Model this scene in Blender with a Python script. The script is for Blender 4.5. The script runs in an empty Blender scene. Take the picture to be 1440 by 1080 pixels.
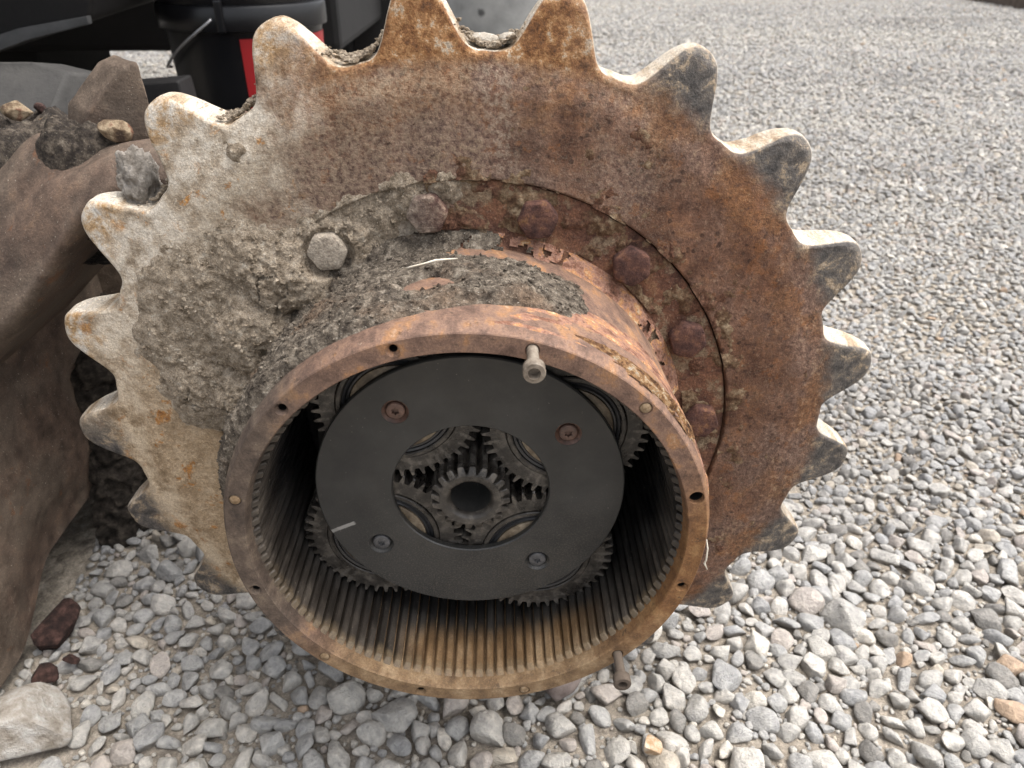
import bpy, bmesh, math, random
import numpy as np
from mathutils import Vector, Matrix, Euler

random.seed(7)
RNG = np.random.default_rng(11)
SC = bpy.context.scene
COL = SC.collection
R = math.radians

# ------------------------------------------------------------------ camera
cam_d = bpy.data.cameras.new('camera')
cam = bpy.data.objects.new('camera', cam_d)
COL.objects.link(cam)
CAM = Vector((0.02092, -0.35363, 0.32680))
RIGHT = Vector((0.9999, -0.0169, 0.0))
DOWN = Vector((-0.0086, -0.5124, -0.8587))
FWD = Vector((0.0145, 0.8586, -0.5125))
m3 = Matrix((RIGHT, -DOWN, -FWD)).transposed()
cam.matrix_world = Matrix.Translation(CAM) @ m3.to_4x4()
cam_d.sensor_width = 36.0
cam_d.lens = 36.0 * 1074.4 / 1440.0
cam_d.clip_start = 0.01
cam_d.clip_end = 2000.0
cam_d.dof.use_dof = True
cam_d.dof.focus_distance = 0.50
cam_d.dof.aperture_fstop = 13.0
SC.camera = cam

# ------------------------------------------------------------------ sky, sun, exposure
SUN_EL, SUN_AZ = R(68), R(92)          # azimuth clockwise from +Y
w = bpy.data.worlds.new('World')
SC.world = w
w.use_nodes = True
nt = w.node_tree
sky = nt.nodes.new('ShaderNodeTexSky')
sky.sky_type = 'NISHITA'
sky.sun_disc = False
sky.sun_elevation = SUN_EL
sky.sun_rotation = SUN_AZ
sky.air_density = 1.0
sky.dust_density = 6.0
sky.ozone_density = 0.6
bg = nt.nodes['Background']
bg.inputs['Strength'].default_value = 0.15
hs = nt.nodes.new('ShaderNodeHueSaturation')     # high cloud: the blue is washed out evenly
hs.inputs['Saturation'].default_value = 0.30
nt.links.new(sky.outputs[0], hs.inputs['Color'])
nt.links.new(hs.outputs[0], bg.inputs['Color'])
sun_d = bpy.data.lights.new('sun', 'SUN')
sun_d.energy = 0.9
sun_d.angle = R(38)
sun_d.color = (1.0, 0.95, 0.89)
sun = bpy.data.objects.new('sun', sun_d)
COL.objects.link(sun)
sdir = Vector((math.sin(SUN_AZ) * math.cos(SUN_EL), math.cos(SUN_AZ) * math.cos(SUN_EL), math.sin(SUN_EL)))
sun.rotation_euler = sdir.to_track_quat('Z', 'Y').to_euler()
sun.location = sdir * 20
SC.view_settings.view_transform = 'Standard'
SC.view_settings.look = 'None'
SC.view_settings.exposure = 1.4
SC.view_settings.gamma = 1.0
SC.view_settings.use_curve_mapping = False
SC.cycles.use_denoising = True
SC.cycles.max_bounces = 8

# ------------------------------------------------------------------ numpy noise
def _hash(ix, iy, iz, seed):
    h = (ix.astype(np.int64) * 374761393 + iy.astype(np.int64) * 668265263 + iz.astype(np.int64) * 2147483647 + seed * 974634777) & 0xFFFFFFFF
    h = ((h ^ (h >> 13)) * 1274126177) & 0xFFFFFFFF
    h = ((h ^ (h >> 16)) * 2246822519) & 0xFFFFFFFF
    return h ^ (h >> 15)

def pnoise(P, seed=0):
    P = np.asarray(P, float)
    I = np.floor(P).astype(np.int64)
    F = P - I
    U = F * F * F * (F * (F * 6 - 15) + 10)
    out = np.zeros(P.shape[:-1])
    for dx in (0, 1):
        for dy in (0, 1):
            for dz in (0, 1):
                h = _hash(I[..., 0] + dx, I[..., 1] + dy, I[..., 2] + dz, seed)
                gx = (h & 1023) / 511.5 - 1
                gy = ((h >> 10) & 1023) / 511.5 - 1
                gz = ((h >> 20) & 1023) / 511.5 - 1
                d = gx * (F[..., 0] - dx) + gy * (F[..., 1] - dy) + gz * (F[..., 2] - dz)
                wgt = (U[..., 0] if dx else 1 - U[..., 0]) * (U[..., 1] if dy else 1 - U[..., 1]) * (U[..., 2] if dz else 1 - U[..., 2])
                out += wgt * d
    return out

def fbm(P, octv=4, seed=0, gain=0.5, ridge=False):
    P = np.asarray(P, float)
    a, s, t = 1.0, np.zeros(P.shape[:-1]), 0.0
    for o in range(octv):
        n = pnoise(P * (2 ** o) + o * 17.3, seed + o)
        if ridge:
            n = 1 - 2 * np.abs(n) * 1.6
        s += a * n
        t += a
        a *= gain
    return s / t

def sstep(a, b, x):
    t = np.clip((x - a) / (b - a), 0, 1)
    return t * t * (3 - 2 * t)

# ------------------------------------------------------------------ material helper
class G:
    def __init__(self, name):
        self.m = bpy.data.materials.new(name)
        self.m.use_nodes = True
        self.t = self.m.node_tree
        self.b = self.t.nodes['Principled BSDF']
        self.b.inputs['Specular IOR Level'].default_value = 0.3
        self._geo = None

    def n(self, typ, **kw):
        nd = self.t.nodes.new(typ)
        for k, v in kw.items():
            setattr(nd, k, v)
        return nd

    def put(self, sock, v):
        if isinstance(v, bpy.types.NodeSocket):
            self.t.links.new(v, sock)
        elif isinstance(v, (tuple, list)):
            sock.default_value = (*v, 1.0) if len(v) == 3 and sock.type == 'RGBA' else v
        else:
            sock.default_value = v

    @property
    def pos(self):
        if self._geo is None:
            self._geo = self.n('ShaderNodeNewGeometry')
        return self._geo.outputs['Position']

    @property
    def nor(self):
        self.pos
        return self._geo.outputs['Normal']

    def obj(self):
        return self.n('ShaderNodeTexCoord').outputs['Object']

    def xyz(self, v):
        s = self.n('ShaderNodeSeparateXYZ')
        self.put(s.inputs[0], v)
        return s.outputs

    def noise(self, scale, detail=4, rough=0.55, vec=None, dist=0.0, stretch=None):
        nd = self.n('ShaderNodeTexNoise')
        nd.inputs['Scale'].default_value = scale
        nd.inputs['Detail'].default_value = detail
        nd.inputs['Roughness'].default_value = rough
        nd.inputs['Distortion'].default_value = dist
        vec = vec if vec is not None else self.pos
        if stretch:
            mp = self.n('ShaderNodeMapping')
            self.put(mp.inputs['Vector'], vec)
            mp.inputs['Scale'].default_value = stretch
            vec = mp.outputs[0]
        self.put(nd.inputs['Vector'], vec)
        return nd.outputs[0]

    def voro(self, scale, feature='F1', vec=None, out=0):
        nd = self.n('ShaderNodeTexVoronoi', feature=feature)
        nd.inputs['Scale'].default_value = scale
        self.put(nd.inputs['Vector'], vec if vec is not None else self.pos)
        return nd.outputs[out]

    def math(self, op, a, b=0.0, clamp=False):
        nd = self.n('ShaderNodeMath', operation=op, use_clamp=clamp)
        self.put(nd.inputs[0], a)
        self.put(nd.inputs[1], b)
        return nd.outputs[0]

    def step(self, a, b, x, lo=0.0, hi=1.0):
        nd = self.n('ShaderNodeMapRange', interpolation_type='SMOOTHSTEP')
        self.put(nd.inputs['Value'], x)
        nd.inputs['From Min'].default_value = a
        nd.inputs['From Max'].default_value = b
        nd.inputs['To Min'].default_value = lo
        nd.inputs['To Max'].default_value = hi
        return nd.outputs[0]

    def mix(self, f, a, b, blend='MIX'):
        nd = self.n('ShaderNodeMix', data_type='RGBA', blend_type=blend)
        self.put(nd.inputs[0], f)
        self.put(nd.inputs[6], a)
        self.put(nd.inputs[7], b)
        return nd.outputs[2]

    def ramp(self, f, stops, mode='LINEAR'):
        nd = self.n('ShaderNodeValToRGB')
        self.put(nd.inputs[0], f)
        cr = nd.color_ramp
        cr.interpolation = mode
        while len(cr.elements) < len(stops):
            cr.elements.new(0.5)
        for e, (p, c) in zip(cr.elements, stops):
            e.position = p
            e.color = (*c, 1)
        return nd.outputs[0]

    def grain(self, col, lo=0.5, hi=1.5, s1=650, s2=1500):
        a = self.noise(s1, 3, 0.7)
        b = self.noise(s2, 2, 0.6)
        f = self.math('ADD', self.math('MULTIPLY', a, 0.6), self.math('MULTIPLY', b, 0.4))
        r = self.ramp(f, [(0.32, (lo, lo, lo)), (0.5, (0.95, 0.95, 0.95)), (0.66, (hi, hi, hi * 0.98))])
        return self.mix(1.0, col, r, 'MULTIPLY')

    @property
    def pointy(self):
        self.pos
        return self._geo.outputs['Pointiness']

    def bump(self, h, strength=0.5, dist=0.001, prev=None):
        nd = self.n('ShaderNodeBump')
        nd.inputs['Strength'].default_value = strength
        nd.inputs['Distance'].default_value = dist
        self.put(nd.inputs['Height'], h)
        if prev is not None:
            self.put(nd.inputs['Normal'], prev)
        return nd.outputs[0]

    def out(self, color=None, rough=None, metal=None, normal=None, spec=None):
        if color is not None: self.put(self.b.inputs['Base Color'], color)
        if rough is not None: self.put(self.b.inputs['Roughness'], rough)
        if metal is not None: self.put(self.b.inputs['Metallic'], metal)
        if normal is not None: self.put(self.b.inputs['Normal'], normal)
        if spec is not None: self.put(self.b.inputs['Specular IOR Level'], spec)
        return self.m

def angular(g):
    """masks from where on the wheel a point sits (x right, z up)"""
    s = g.xyz(g.pos)
    return s[0], s[1], s[2]

def m_sprocket(tooth):
    g = G('rusted_tooth_steel' if tooth else 'rusted_disc_steel')
    x, y, z = angular(g)
    n1 = g.noise(14, 6, 0.62)
    n2 = g.noise(55, 6, 0.65)
    n3 = g.noise(260, 5, 0.7)
    n4 = g.noise(900, 3, 0.7)
    rr = g.math('SQRT', g.math('ADD', g.math('MULTIPLY', x, x), g.math('MULTIPLY', z, z)))
    # rust
    rust = g.ramp(n2, [(0.30, (0.050, 0.027, 0.019)), (0.43, (0.105, 0.056, 0.037)), (0.52, (0.150, 0.082, 0.053)), (0.62, (0.205, 0.108, 0.058)), (0.75, (0.26, 0.158, 0.092))])
    purple = g.ramp(n3, [(0.32, (0.070, 0.043, 0.036)), (0.5, (0.150, 0.097, 0.076)), (0.68, (0.235, 0.165, 0.130))])
    col = g.mix(g.step(0.36, 0.56, n1), rust, purple)
    orange = g.ramp(n3, [(0.32, (0.085, 0.038, 0.014)), (0.52, (0.19, 0.085, 0.026)), (0.70, (0.29, 0.16, 0.07))])
    edge = g.math('MULTIPLY', g.step(0.222, 0.250, g.math('ADD', rr, g.math('MULTIPLY', g.math('SUBTRACT', n2, 0.5), 0.06))), g.step(0.42, 0.56, g.noise(24, 6, 0.65)))
    col = g.mix(g.math('MULTIPLY', edge, 0.5), col, orange)
    run = g.noise(16, 5, 0.65, stretch=(2.2, 1, 0.5))
    col = g.mix(1.0, col, g.ramp(run, [(0.32, (0.74, 0.72, 0.72)), (0.48, (1.0, 1.0, 1.0)), (0.66, (1.40, 1.33, 1.25))]), 'MULTIPLY')
    pit = g.step(0.30, 0.18, g.voro(150, vec=None))
    pit = g.math('MULTIPLY', pit, g.step(0.50, 0.60, g.noise(35, 4, 0.6)))
    col = g.mix(g.math('MULTIPLY', pit, 0.7), col, (0.035, 0.020, 0.015))
    tan = g.math('MULTIPLY', g.step(0.54, 0.62, g.noise(28, 7, 0.75, dist=0.3)), g.step(0.45, 0.6, n3))
    col = g.mix(g.math('MULTIPLY', tan, 0.45), col, (0.26, 0.19, 0.125))
    fleck = g.step(0.60, 0.68, n3)
    col = g.mix(g.math('MULTIPLY', fleck, 0.35), col, (0.30, 0.235, 0.17))
    dark = g.step(0.56, 0.66, g.noise(150, 6, 0.72))
    col = g.mix(g.math('MULTIPLY', dark, 0.6), col, (0.030, 0.019, 0.016))
    spot = g.step(0.60, 0.65, g.noise(90, 4, 0.6))
    col = g.mix(g.math('MULTIPLY', spot, 0.32), col, (0.24, 0.10, 0.035))
    dstk = g.math('MULTIPLY', g.step(0.014, 0.003, g.math('ABSOLUTE', g.math('SUBTRACT', x, g.math('ADD', 0.019, g.math('MULTIPLY', g.math('SUBTRACT', 0.25, z), 0.10))))), g.math('MULTIPLY', g.step(0.19, 0.2, z), g.step(0.46, 0.58, n3)))
    col = g.mix(g.math('MULTIPLY', dstk, 0.35), col, (0.34, 0.29, 0.23))
    # clay dust film, stronger to the left of the wheel
    lim = g.ramp(n2, [(0.32, (0.20, 0.158, 0.115)), (0.5, (0.335, 0.282, 0.218)), (0.66, (0.46, 0.41, 0.34))])
    lim = g.mix(g.step(0.50, 0.68, n3, 0, 0.5), lim, (0.50, 0.46, 0.395))
    lim = g.mix(g.step(0.55, 0.66, g.noise(170, 6, 0.72), 0, 0.55), lim, (0.16, 0.125, 0.092))
    lim = g.mix(g.step(0.565, 0.63, g.noise(46, 6, 0.7, dist=0.5), 0, 0.95), lim, g.ramp(n3, [(0.35, (0.20, 0.085, 0.025)), (0.65, (0.42, 0.23, 0.08))]))
    d = g.math('ADD', g.math('MULTIPLY', x, -1.0), g.math('MULTIPLY', g.math('SUBTRACT', n1, 0.5), 0.20))
    d = g.math('ADD', d, g.math('MULTIPLY', g.math('SUBTRACT', n2, 0.5), 0.10))
    d = g.math('ADD', d, g.math('MULTIPLY', g.math('SUBTRACT', rr, 0.23), 0.7))
    d = g.math('ADD', d, g.math('MULTIPLY', g.math('SUBTRACT', g.noise(170, 4, 0.7), 0.5), 0.08))
    film = g.step(0.080, 0.165, d)
    tanf = g.math('MULTIPLY', g.step(-0.16, 0.16, g.math('ADD', d, g.math('MULTIPLY', g.math('SUBTRACT', g.noise(7, 4, 0.6), 0.5), 0.35))), g.step(0.36, 0.60, n3))
    col = g.mix(g.math('MULTIPLY', tanf, 0.75), col, (0.27, 0.205, 0.145))
    lim = g.mix(g.step(0.24, 0.17, g.math('ADD', rr, g.math('MULTIPLY', g.math('SUBTRACT', n1, 0.5), 0.15)), 0, 0.55), lim, (0.25, 0.195, 0.135))
    lim = g.mix(g.math('MULTIPLY', g.step(0.232, 0.262, rr), g.step(0.40, 0.62, n2)), lim, (0.52, 0.48, 0.42))
    lim = g.mix(g.step(0.16, -0.02, z, 0.15, 0.9), lim, g.mix(1.0, lim, (0.95, 0.82, 0.66), 'MULTIPLY'))
    col = g.mix(film, col, lim)
    col = g.mix(g.step(0.06, 0.20, x, 0.0, 0.45), col, g.mix(1.0, col, (0.72, 0.60, 0.50), 'MULTIPLY'))
    # thin pale streaks and dust over the rest
    dust = g.math('MULTIPLY', g.step(0.52, 0.66, n4), g.step(0.42, 0.66, g.noise(9, 4, 0.6)))
    col = g.mix(g.math('MULTIPLY', dust, 0.35), col, (0.30, 0.25, 0.19))
    rough = g.step(0.3, 0.7, n3, 0.72, 0.95)
    if tooth:
        # worn running faces: bare grey steel on the right, ochre on the left
        wn = g.noise(75, 7, 0.74, stretch=(1, 0.4, 1), dist=0.4)
        steel = g.ramp(wn, [(0.34, (0.032, 0.030, 0.030)), (0.46, (0.075, 0.068, 0.063)), (0.54, (0.13, 0.112, 0.095)), (0.60, (0.28, 0.215, 0.145)), (0.66, (0.36, 0.31, 0.25)), (0.74, (0.14, 0.085, 0.055))])
        wear_r = g.math('MULTIPLY', g.step(0.258, 0.276, g.math('ADD', rr, g.math('MULTIPLY', g.math('SUBTRACT', n2, 0.5), 0.03))), g.step(0.04, 0.13, x))
        col = g.mix(wear_r, col, steel)
        low = g.math('MULTIPLY', g.step(0.045, -0.02, z), g.step(0.262, 0.278, g.math('ADD', rr, g.math('MULTIPLY', g.math('SUBTRACT', n2, 0.5), 0.035))))
        col = g.mix(low, col, steel)
        och = g.ramp(wn, [(0.30, (0.13, 0.07, 0.03)), (0.44, (0.33, 0.21, 0.10)), (0.53, (0.46, 0.39, 0.31)), (0.62, (0.52, 0.50, 0.46)), (0.72, (0.17, 0.16, 0.155))])
        wear_l = g.math('MULTIPLY', g.step(0.272, 0.287, g.math('ADD', rr, g.math('MULTIPLY', g.math('SUBTRACT', n2, 0.5), 0.05))), g.step(-0.02, -0.12, x))
        wear_l = g.math('MULTIPLY', wear_l, g.step(0.0, 0.06, z))
        col = g.mix(g.math('MULTIPLY', wear_l, 0.85), col, och)
        top = g.math('MULTIPLY', g.step(0.13, 0.05, g.math('ABSOLUTE', x)), g.step(0.0, 0.1, z))
        tcol = g.ramp(g.noise(95, 6, 0.75), [(0.32, (0.05, 0.026, 0.016)), (0.46, (0.17, 0.078, 0.032)), (0.56, (0.30, 0.165, 0.075)), (0.64, (0.40, 0.33, 0.25)), (0.74, (0.09, 0.08, 0.08))])
        col = g.mix(g.math('MULTIPLY', top, g.step(0.255, 0.265, rr)), col, tcol)
        ny = g.math('ABSOLUTE', g.xyz(g.nor)[1])
        fl = g.math('MULTIPLY', g.step(0.55, 0.2, ny), g.step(0.26, 0.262, rr))
        pol = g.ramp(g.noise(60, 6, 0.75, stretch=(1, 0.14, 1)), [(0.30, (0.13, 0.075, 0.04)), (0.42, (0.36, 0.27, 0.18)), (0.52, (0.53, 0.46, 0.37)), (0.64, (0.58, 0.53, 0.46)), (0.72, (0.24, 0.12, 0.055))])
        pol = g.grain(pol, 0.65, 1.15)
        col = g.mix(fl, col, pol)
        ew = g.math('MULTIPLY', g.step(0.515, 0.56, g.pointy), g.step(0.40, 0.55, n2))
        col = g.mix(g.math('MULTIPLY', ew, 0.55), col, (0.46, 0.40, 0.32))
        rough = g.mix(g.math('MAXIMUM', wear_r, fl), rough, (0.5, 0.5, 0.5))
    h = g.math('ADD', g.math('MULTIPLY', n3, 0.6), g.math('MULTIPLY', n4, 0.4))
    col = g.grain(col, 0.62, 1.38)
    nb = g.bump(h, 0.9, 0.0022)
    nb = g.bump(n2, 0.5, 0.004, nb)
    return g.out(col, rough, 0.0, nb, 0.22)

def m_flange():
    g = G('rusted_flange_steel')
    x, y, z = angular(g)
    n2, n3 = g.noise(60, 6, 0.65), g.noise(300, 5, 0.7)
    col = g.ramp(n2, [(0.30, (0.040, 0.021, 0.016)), (0.46, (0.10, 0.05, 0.035)), (0.58, (0.16, 0.078, 0.048)), (0.72, (0.22, 0.13, 0.075))])
    col = g.mix(g.step(0.58, 0.68, n3, 0, 0.45), col, (0.30, 0.24, 0.18))
    col = g.mix(g.step(0.52, 0.60, g.noise(45, 6, 0.7), 0, 0.7), col, g.ramp(n3, [(0.35, (0.13, 0.095, 0.06)), (0.65, (0.28, 0.22, 0.15))]))
    mud = g.ramp(n3, [(0.3, (0.15, 0.125, 0.10)), (0.6, (0.30, 0.26, 0.21)), (0.8, (0.40, 0.36, 0.30))])
    d = g.math('ADD', g.math('MULTIPLY', x, -1.0), g.math('MULTIPLY', g.math('SUBTRACT', g.noise(30, 5, 0.6), 0.5), 0.18))
    col = g.mix(g.step(0.005, 0.05, d), col, mud)
    col = g.grain(col, 0.55, 1.45)
    nb = g.bump(n3, 0.9, 0.002)
    nb = g.bump(n2, 0.6, 0.005, nb)
    return g.out(col, 0.9, 0.0, nb, 0.2)

def m_bolt():
    g = G('rusted_bolt_steel')
    x, y, z = angular(g)
    n2, n3 = g.noise(120, 6, 0.65), g.noise(420, 5, 0.7)
    col = g.ramp(n2, [(0.30, (0.035, 0.019, 0.017)), (0.46, (0.078, 0.040, 0.033)), (0.58, (0.125, 0.062, 0.045)), (0.72, (0.21, 0.11, 0.055))])
    pale = g.ramp(n3, [(0.3, (0.24, 0.20, 0.16)), (0.6, (0.42, 0.37, 0.30)), (0.85, (0.52, 0.48, 0.42))])
    d = g.math('ADD', g.math('MULTIPLY', x, -1.0), g.math('MULTIPLY', g.math('SUBTRACT', n2, 0.5), 0.10))
    col = g.mix(g.step(0.005, 0.06, d, 0.0, 0.9), col, pale)
    col = g.grain(col, 0.6, 1.4)
    return g.out(col, 0.9, 0.0, g.bump(n3, 1.0, 0.002), 0.2)

def m_drum():
    g = G('rusted_drum_steel')
    x, y, z = angular(g)
    n1 = g.noise(18, 5, 0.6)
    n2 = g.noise(70, 6, 0.65, stretch=(1, 0.6, 1))
    n3 = g.noise(330, 5, 0.7)
    col = g.ramp(n2, [(0.30, (0.065, 0.038, 0.028)), (0.44, (0.135, 0.082, 0.060)), (0.54, (0.19, 0.115, 0.080)), (0.63, (0.26, 0.135, 0.065)), (0.75, (0.34, 0.25, 0.18))])
    # right and bottom: orange and ochre rust, left: dark brown
    orange = g.ramp(n2, [(0.30, (0.085, 0.040, 0.018)), (0.5, (0.175, 0.085, 0.034)), (0.70, (0.27, 0.155, 0.068))])
    col = g.mix(g.step(0.05, 0.14, g.math('SUBTRACT', x, z)), col, orange)
    ochre = g.ramp(n2, [(0.30, (0.080, 0.048, 0.026)), (0.5, (0.18, 0.115, 0.062)), (0.70, (0.30, 0.215, 0.13))])
    col = g.mix(g.step(-0.055, -0.115, g.math('ADD', z, g.math('MULTIPLY', g.math('SUBTRACT', n1, 0.5), 0.06))), col, ochre)
    brown = g.ramp(n2, [(0.30, (0.035, 0.026, 0.021)), (0.5, (0.085, 0.062, 0.048)), (0.72, (0.17, 0.13, 0.095))])
    lf = g.math('MULTIPLY', g.step(-0.06, -0.125, g.math('ADD', x, g.math('MULTIPLY', g.math('SUBTRACT', n1, 0.5), 0.08))), g.step(-0.10, -0.06, z))
    col = g.mix(lf, col, brown)
    col = g.mix(g.step(0.64, 0.74, n3, 0, 0.5), col, (0.44, 0.38, 0.30))
    col = g.mix(g.step(0.57, 0.67, g.noise(130, 6, 0.72), 0, 0.6), col, (0.035, 0.024, 0.018))
    col = g.grain(col, 0.65, 1.3)
    nb = g.bump(n3, 0.6, 0.0012)
    nb = g.bump(n2, 0.35, 0.002, nb)
    return g.out(col, g.step(0.3, 0.7, n3, 0.6, 0.85), 0.0, nb, 0.3)

def m_ring_teeth():
    g = G('greasy_gear_steel')
    x, y, z = angular(g)
    n2, n3 = g.noise(60, 5, 0.65, stretch=(1, 0.35, 1)), g.noise(380, 5, 0.7)
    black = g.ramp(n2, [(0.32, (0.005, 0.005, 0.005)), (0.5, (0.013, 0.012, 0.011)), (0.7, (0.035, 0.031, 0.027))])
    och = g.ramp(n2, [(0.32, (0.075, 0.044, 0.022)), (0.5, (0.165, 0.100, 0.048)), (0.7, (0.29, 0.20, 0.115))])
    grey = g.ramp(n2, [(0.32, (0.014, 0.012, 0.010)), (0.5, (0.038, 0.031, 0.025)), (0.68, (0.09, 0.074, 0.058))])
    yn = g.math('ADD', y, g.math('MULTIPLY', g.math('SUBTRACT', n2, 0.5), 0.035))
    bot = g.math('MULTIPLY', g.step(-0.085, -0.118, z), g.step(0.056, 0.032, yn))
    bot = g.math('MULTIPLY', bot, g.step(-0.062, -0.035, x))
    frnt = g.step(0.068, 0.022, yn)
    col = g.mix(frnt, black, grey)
    col = g.mix(bot, col, och)
    lip = g.math('MULTIPLY', g.step(0.020, 0.012, yn), g.step(0.0, -0.08, z))
    col = g.mix(g.math('MULTIPLY', lip, 0.6), col, (0.17, 0.125, 0.075))
    col = g.mix(g.step(0.64, 0.70, n3, 0, 0.5), col, (0.28, 0.24, 0.19))
    col = g.grain(col, 0.7, 1.35)
    return g.out(col, g.step(0.3, 0.7, n2, 0.38, 0.7), 0.0, g.bump(n3, 0.35, 0.0008), 0.4)

def m_simple(name, stops, scale=60, rough=0.8, bump=0.4, bd=0.001, metal=0.0, spec=0.3, fleck=None, local=False, detail=5):
    g = G(name)
    v = g.obj() if local else g.pos
    n2, n3 = g.noise(scale, detail, 0.65, vec=v), g.noise(scale * 6, 4, 0.7, vec=v)
    col = g.ramp(n2, stops)
    if fleck:
        col = g.mix(g.step(0.66, 0.74, n3, 0, 0.7), col, fleck)
    return g.out(col, rough, metal, g.bump(g.math('ADD', n2, g.math('MULTIPLY', n3, 0.6)), bump, bd), spec)

def m_mud(name, dark):
    g = G(name)
    n1, n2, n3 = g.noise(22, 5, 0.6), g.noise(160, 6, 0.7), g.noise(700, 4, 0.75)
    if dark:
        col = g.ramp(n2, [(0.32, (0.034, 0.027, 0.022)), (0.47, (0.098, 0.081, 0.064)), (0.58, (0.19, 0.16, 0.127)), (0.70, (0.34, 0.30, 0.245))])
        warm = g.ramp(n2, [(0.35, (0.055, 0.040, 0.030)), (0.62, (0.18, 0.128, 0.09))])
    else:
        col = g.ramp(n2, [(0.32, (0.125, 0.096, 0.068)), (0.46, (0.265, 0.215, 0.160)), (0.58, (0.37, 0.31, 0.24)), (0.70, (0.50, 0.45, 0.375))])
        warm = g.ramp(n2, [(0.35, (0.15, 0.12, 0.09)), (0.62, (0.33, 0.275, 0.21))])
    col = g.mix(g.step(0.5, 0.68, n1), col, warm)
    col = g.mix(g.step(0.62, 0.67, n3, 0, 0.75), col, (0.48, 0.44, 0.38))
    col = g.grain(col, 0.5, 1.5, 900, 2200)
    nb = g.bump(n3, 0.9, 0.0018)
    nb = g.bump(n2, 0.8, 0.004, nb)
    return g.out(col, 0.95, 0.0, nb, 0.15)

def m_rust_scale():
    g = G('flaking_rust')
    n2 = g.noise(75, 6, 0.68, stretch=(1, 1.6, 1))
    n3 = g.noise(350, 5, 0.7)
    col = g.ramp(n2, [(0.30, (0.06, 0.032, 0.022)), (0.42, (0.18, 0.088, 0.058)), (0.50, (0.27, 0.155, 0.115)), (0.57, (0.36, 0.175, 0.075)), (0.64, (0.44, 0.32, 0.20)), (0.73, (0.50, 0.47, 0.42))])
    col = g.mix(g.step(0.58, 0.66, n3, 0, 0.6), col, (0.05, 0.03, 0.022))
    col = g.grain(col, 0.6, 1.35)
    return g.out(col, 0.9, 0.0, g.bump(g.math('ADD', n2, n3), 0.8, 0.002), 0.2)

def m_stone():
    g = G('crushed_stone')
    oi = g.n('ShaderNodeObjectInfo')
    rnd = oi.outputs['Random']
    v = g.obj()
    off = g.n('ShaderNodeVectorMath', operation='ADD')
    g.put(off.inputs[0], v)
    cmb = g.n('ShaderNodeCombineXYZ')
    g.put(cmb.inputs[0], g.math('MULTIPLY', rnd, 37.0))
    g.put(cmb.inputs[1], g.math('MULTIPLY', rnd, 91.0))
    g.put(off.inputs[1], cmb.outputs[0])
    vv = off.outputs[0]
    base = g.ramp(rnd, [(0.0, (0.21, 0.205, 0.197)), (0.06, (0.35, 0.345, 0.335)), (0.22, (0.31, 0.313, 0.315)), (0.36, (0.40, 0.392, 0.376)), (0.52, (0.34, 0.342, 0.343)), (0.68, (0.43, 0.418, 0.398)), (0.80, (0.375, 0.345, 0.325)), (0.86, (0.295, 0.30, 0.307)), (0.93, (0.42, 0.385, 0.335)), (0.965, (0.50, 0.48, 0.445)), (0.994, (0.37, 0.28, 0.21))], 'CONSTANT')
    n1, n2 = g.noise(1.6, 5, 0.65, vec=vv), g.noise(9, 5, 0.7, vec=vv)
    col = g.mix(1.0, base, g.ramp(n1, [(0.3, (0.78, 0.78, 0.79)), (0.5, (1.10, 1.09, 1.07)), (0.7, (1.42, 1.39, 1.34))]), 'MULTIPLY')
    col = g.mix(g.step(0.58, 0.7, n2, 0, 0.4), col, (0.50, 0.47, 0.42))
    col = g.mix(g.step(0.62, 0.72, g.noise(5, 6, 0.7, vec=vv), 0, 0.35), col, (0.17, 0.16, 0.15))
    dmp = g.noise(0.8, 4, 0.6, stretch=(0.45, 1.3, 1))
    col = g.mix(1.0, col, g.ramp(dmp, [(0.34, (0.72, 0.71, 0.70)), (0.46, (1.0, 0.99, 0.98)), (0.62, (1.08, 1.06, 1.02))]), 'MULTIPLY')
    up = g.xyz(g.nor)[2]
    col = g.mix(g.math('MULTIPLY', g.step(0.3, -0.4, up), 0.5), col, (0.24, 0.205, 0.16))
    nb = g.bump(n2, 0.45, 0.12)
    nb = g.bump(n1, 0.4, 0.25, nb)
    return g.out(col, 0.88, 0.0, nb, 0.25)

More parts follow.
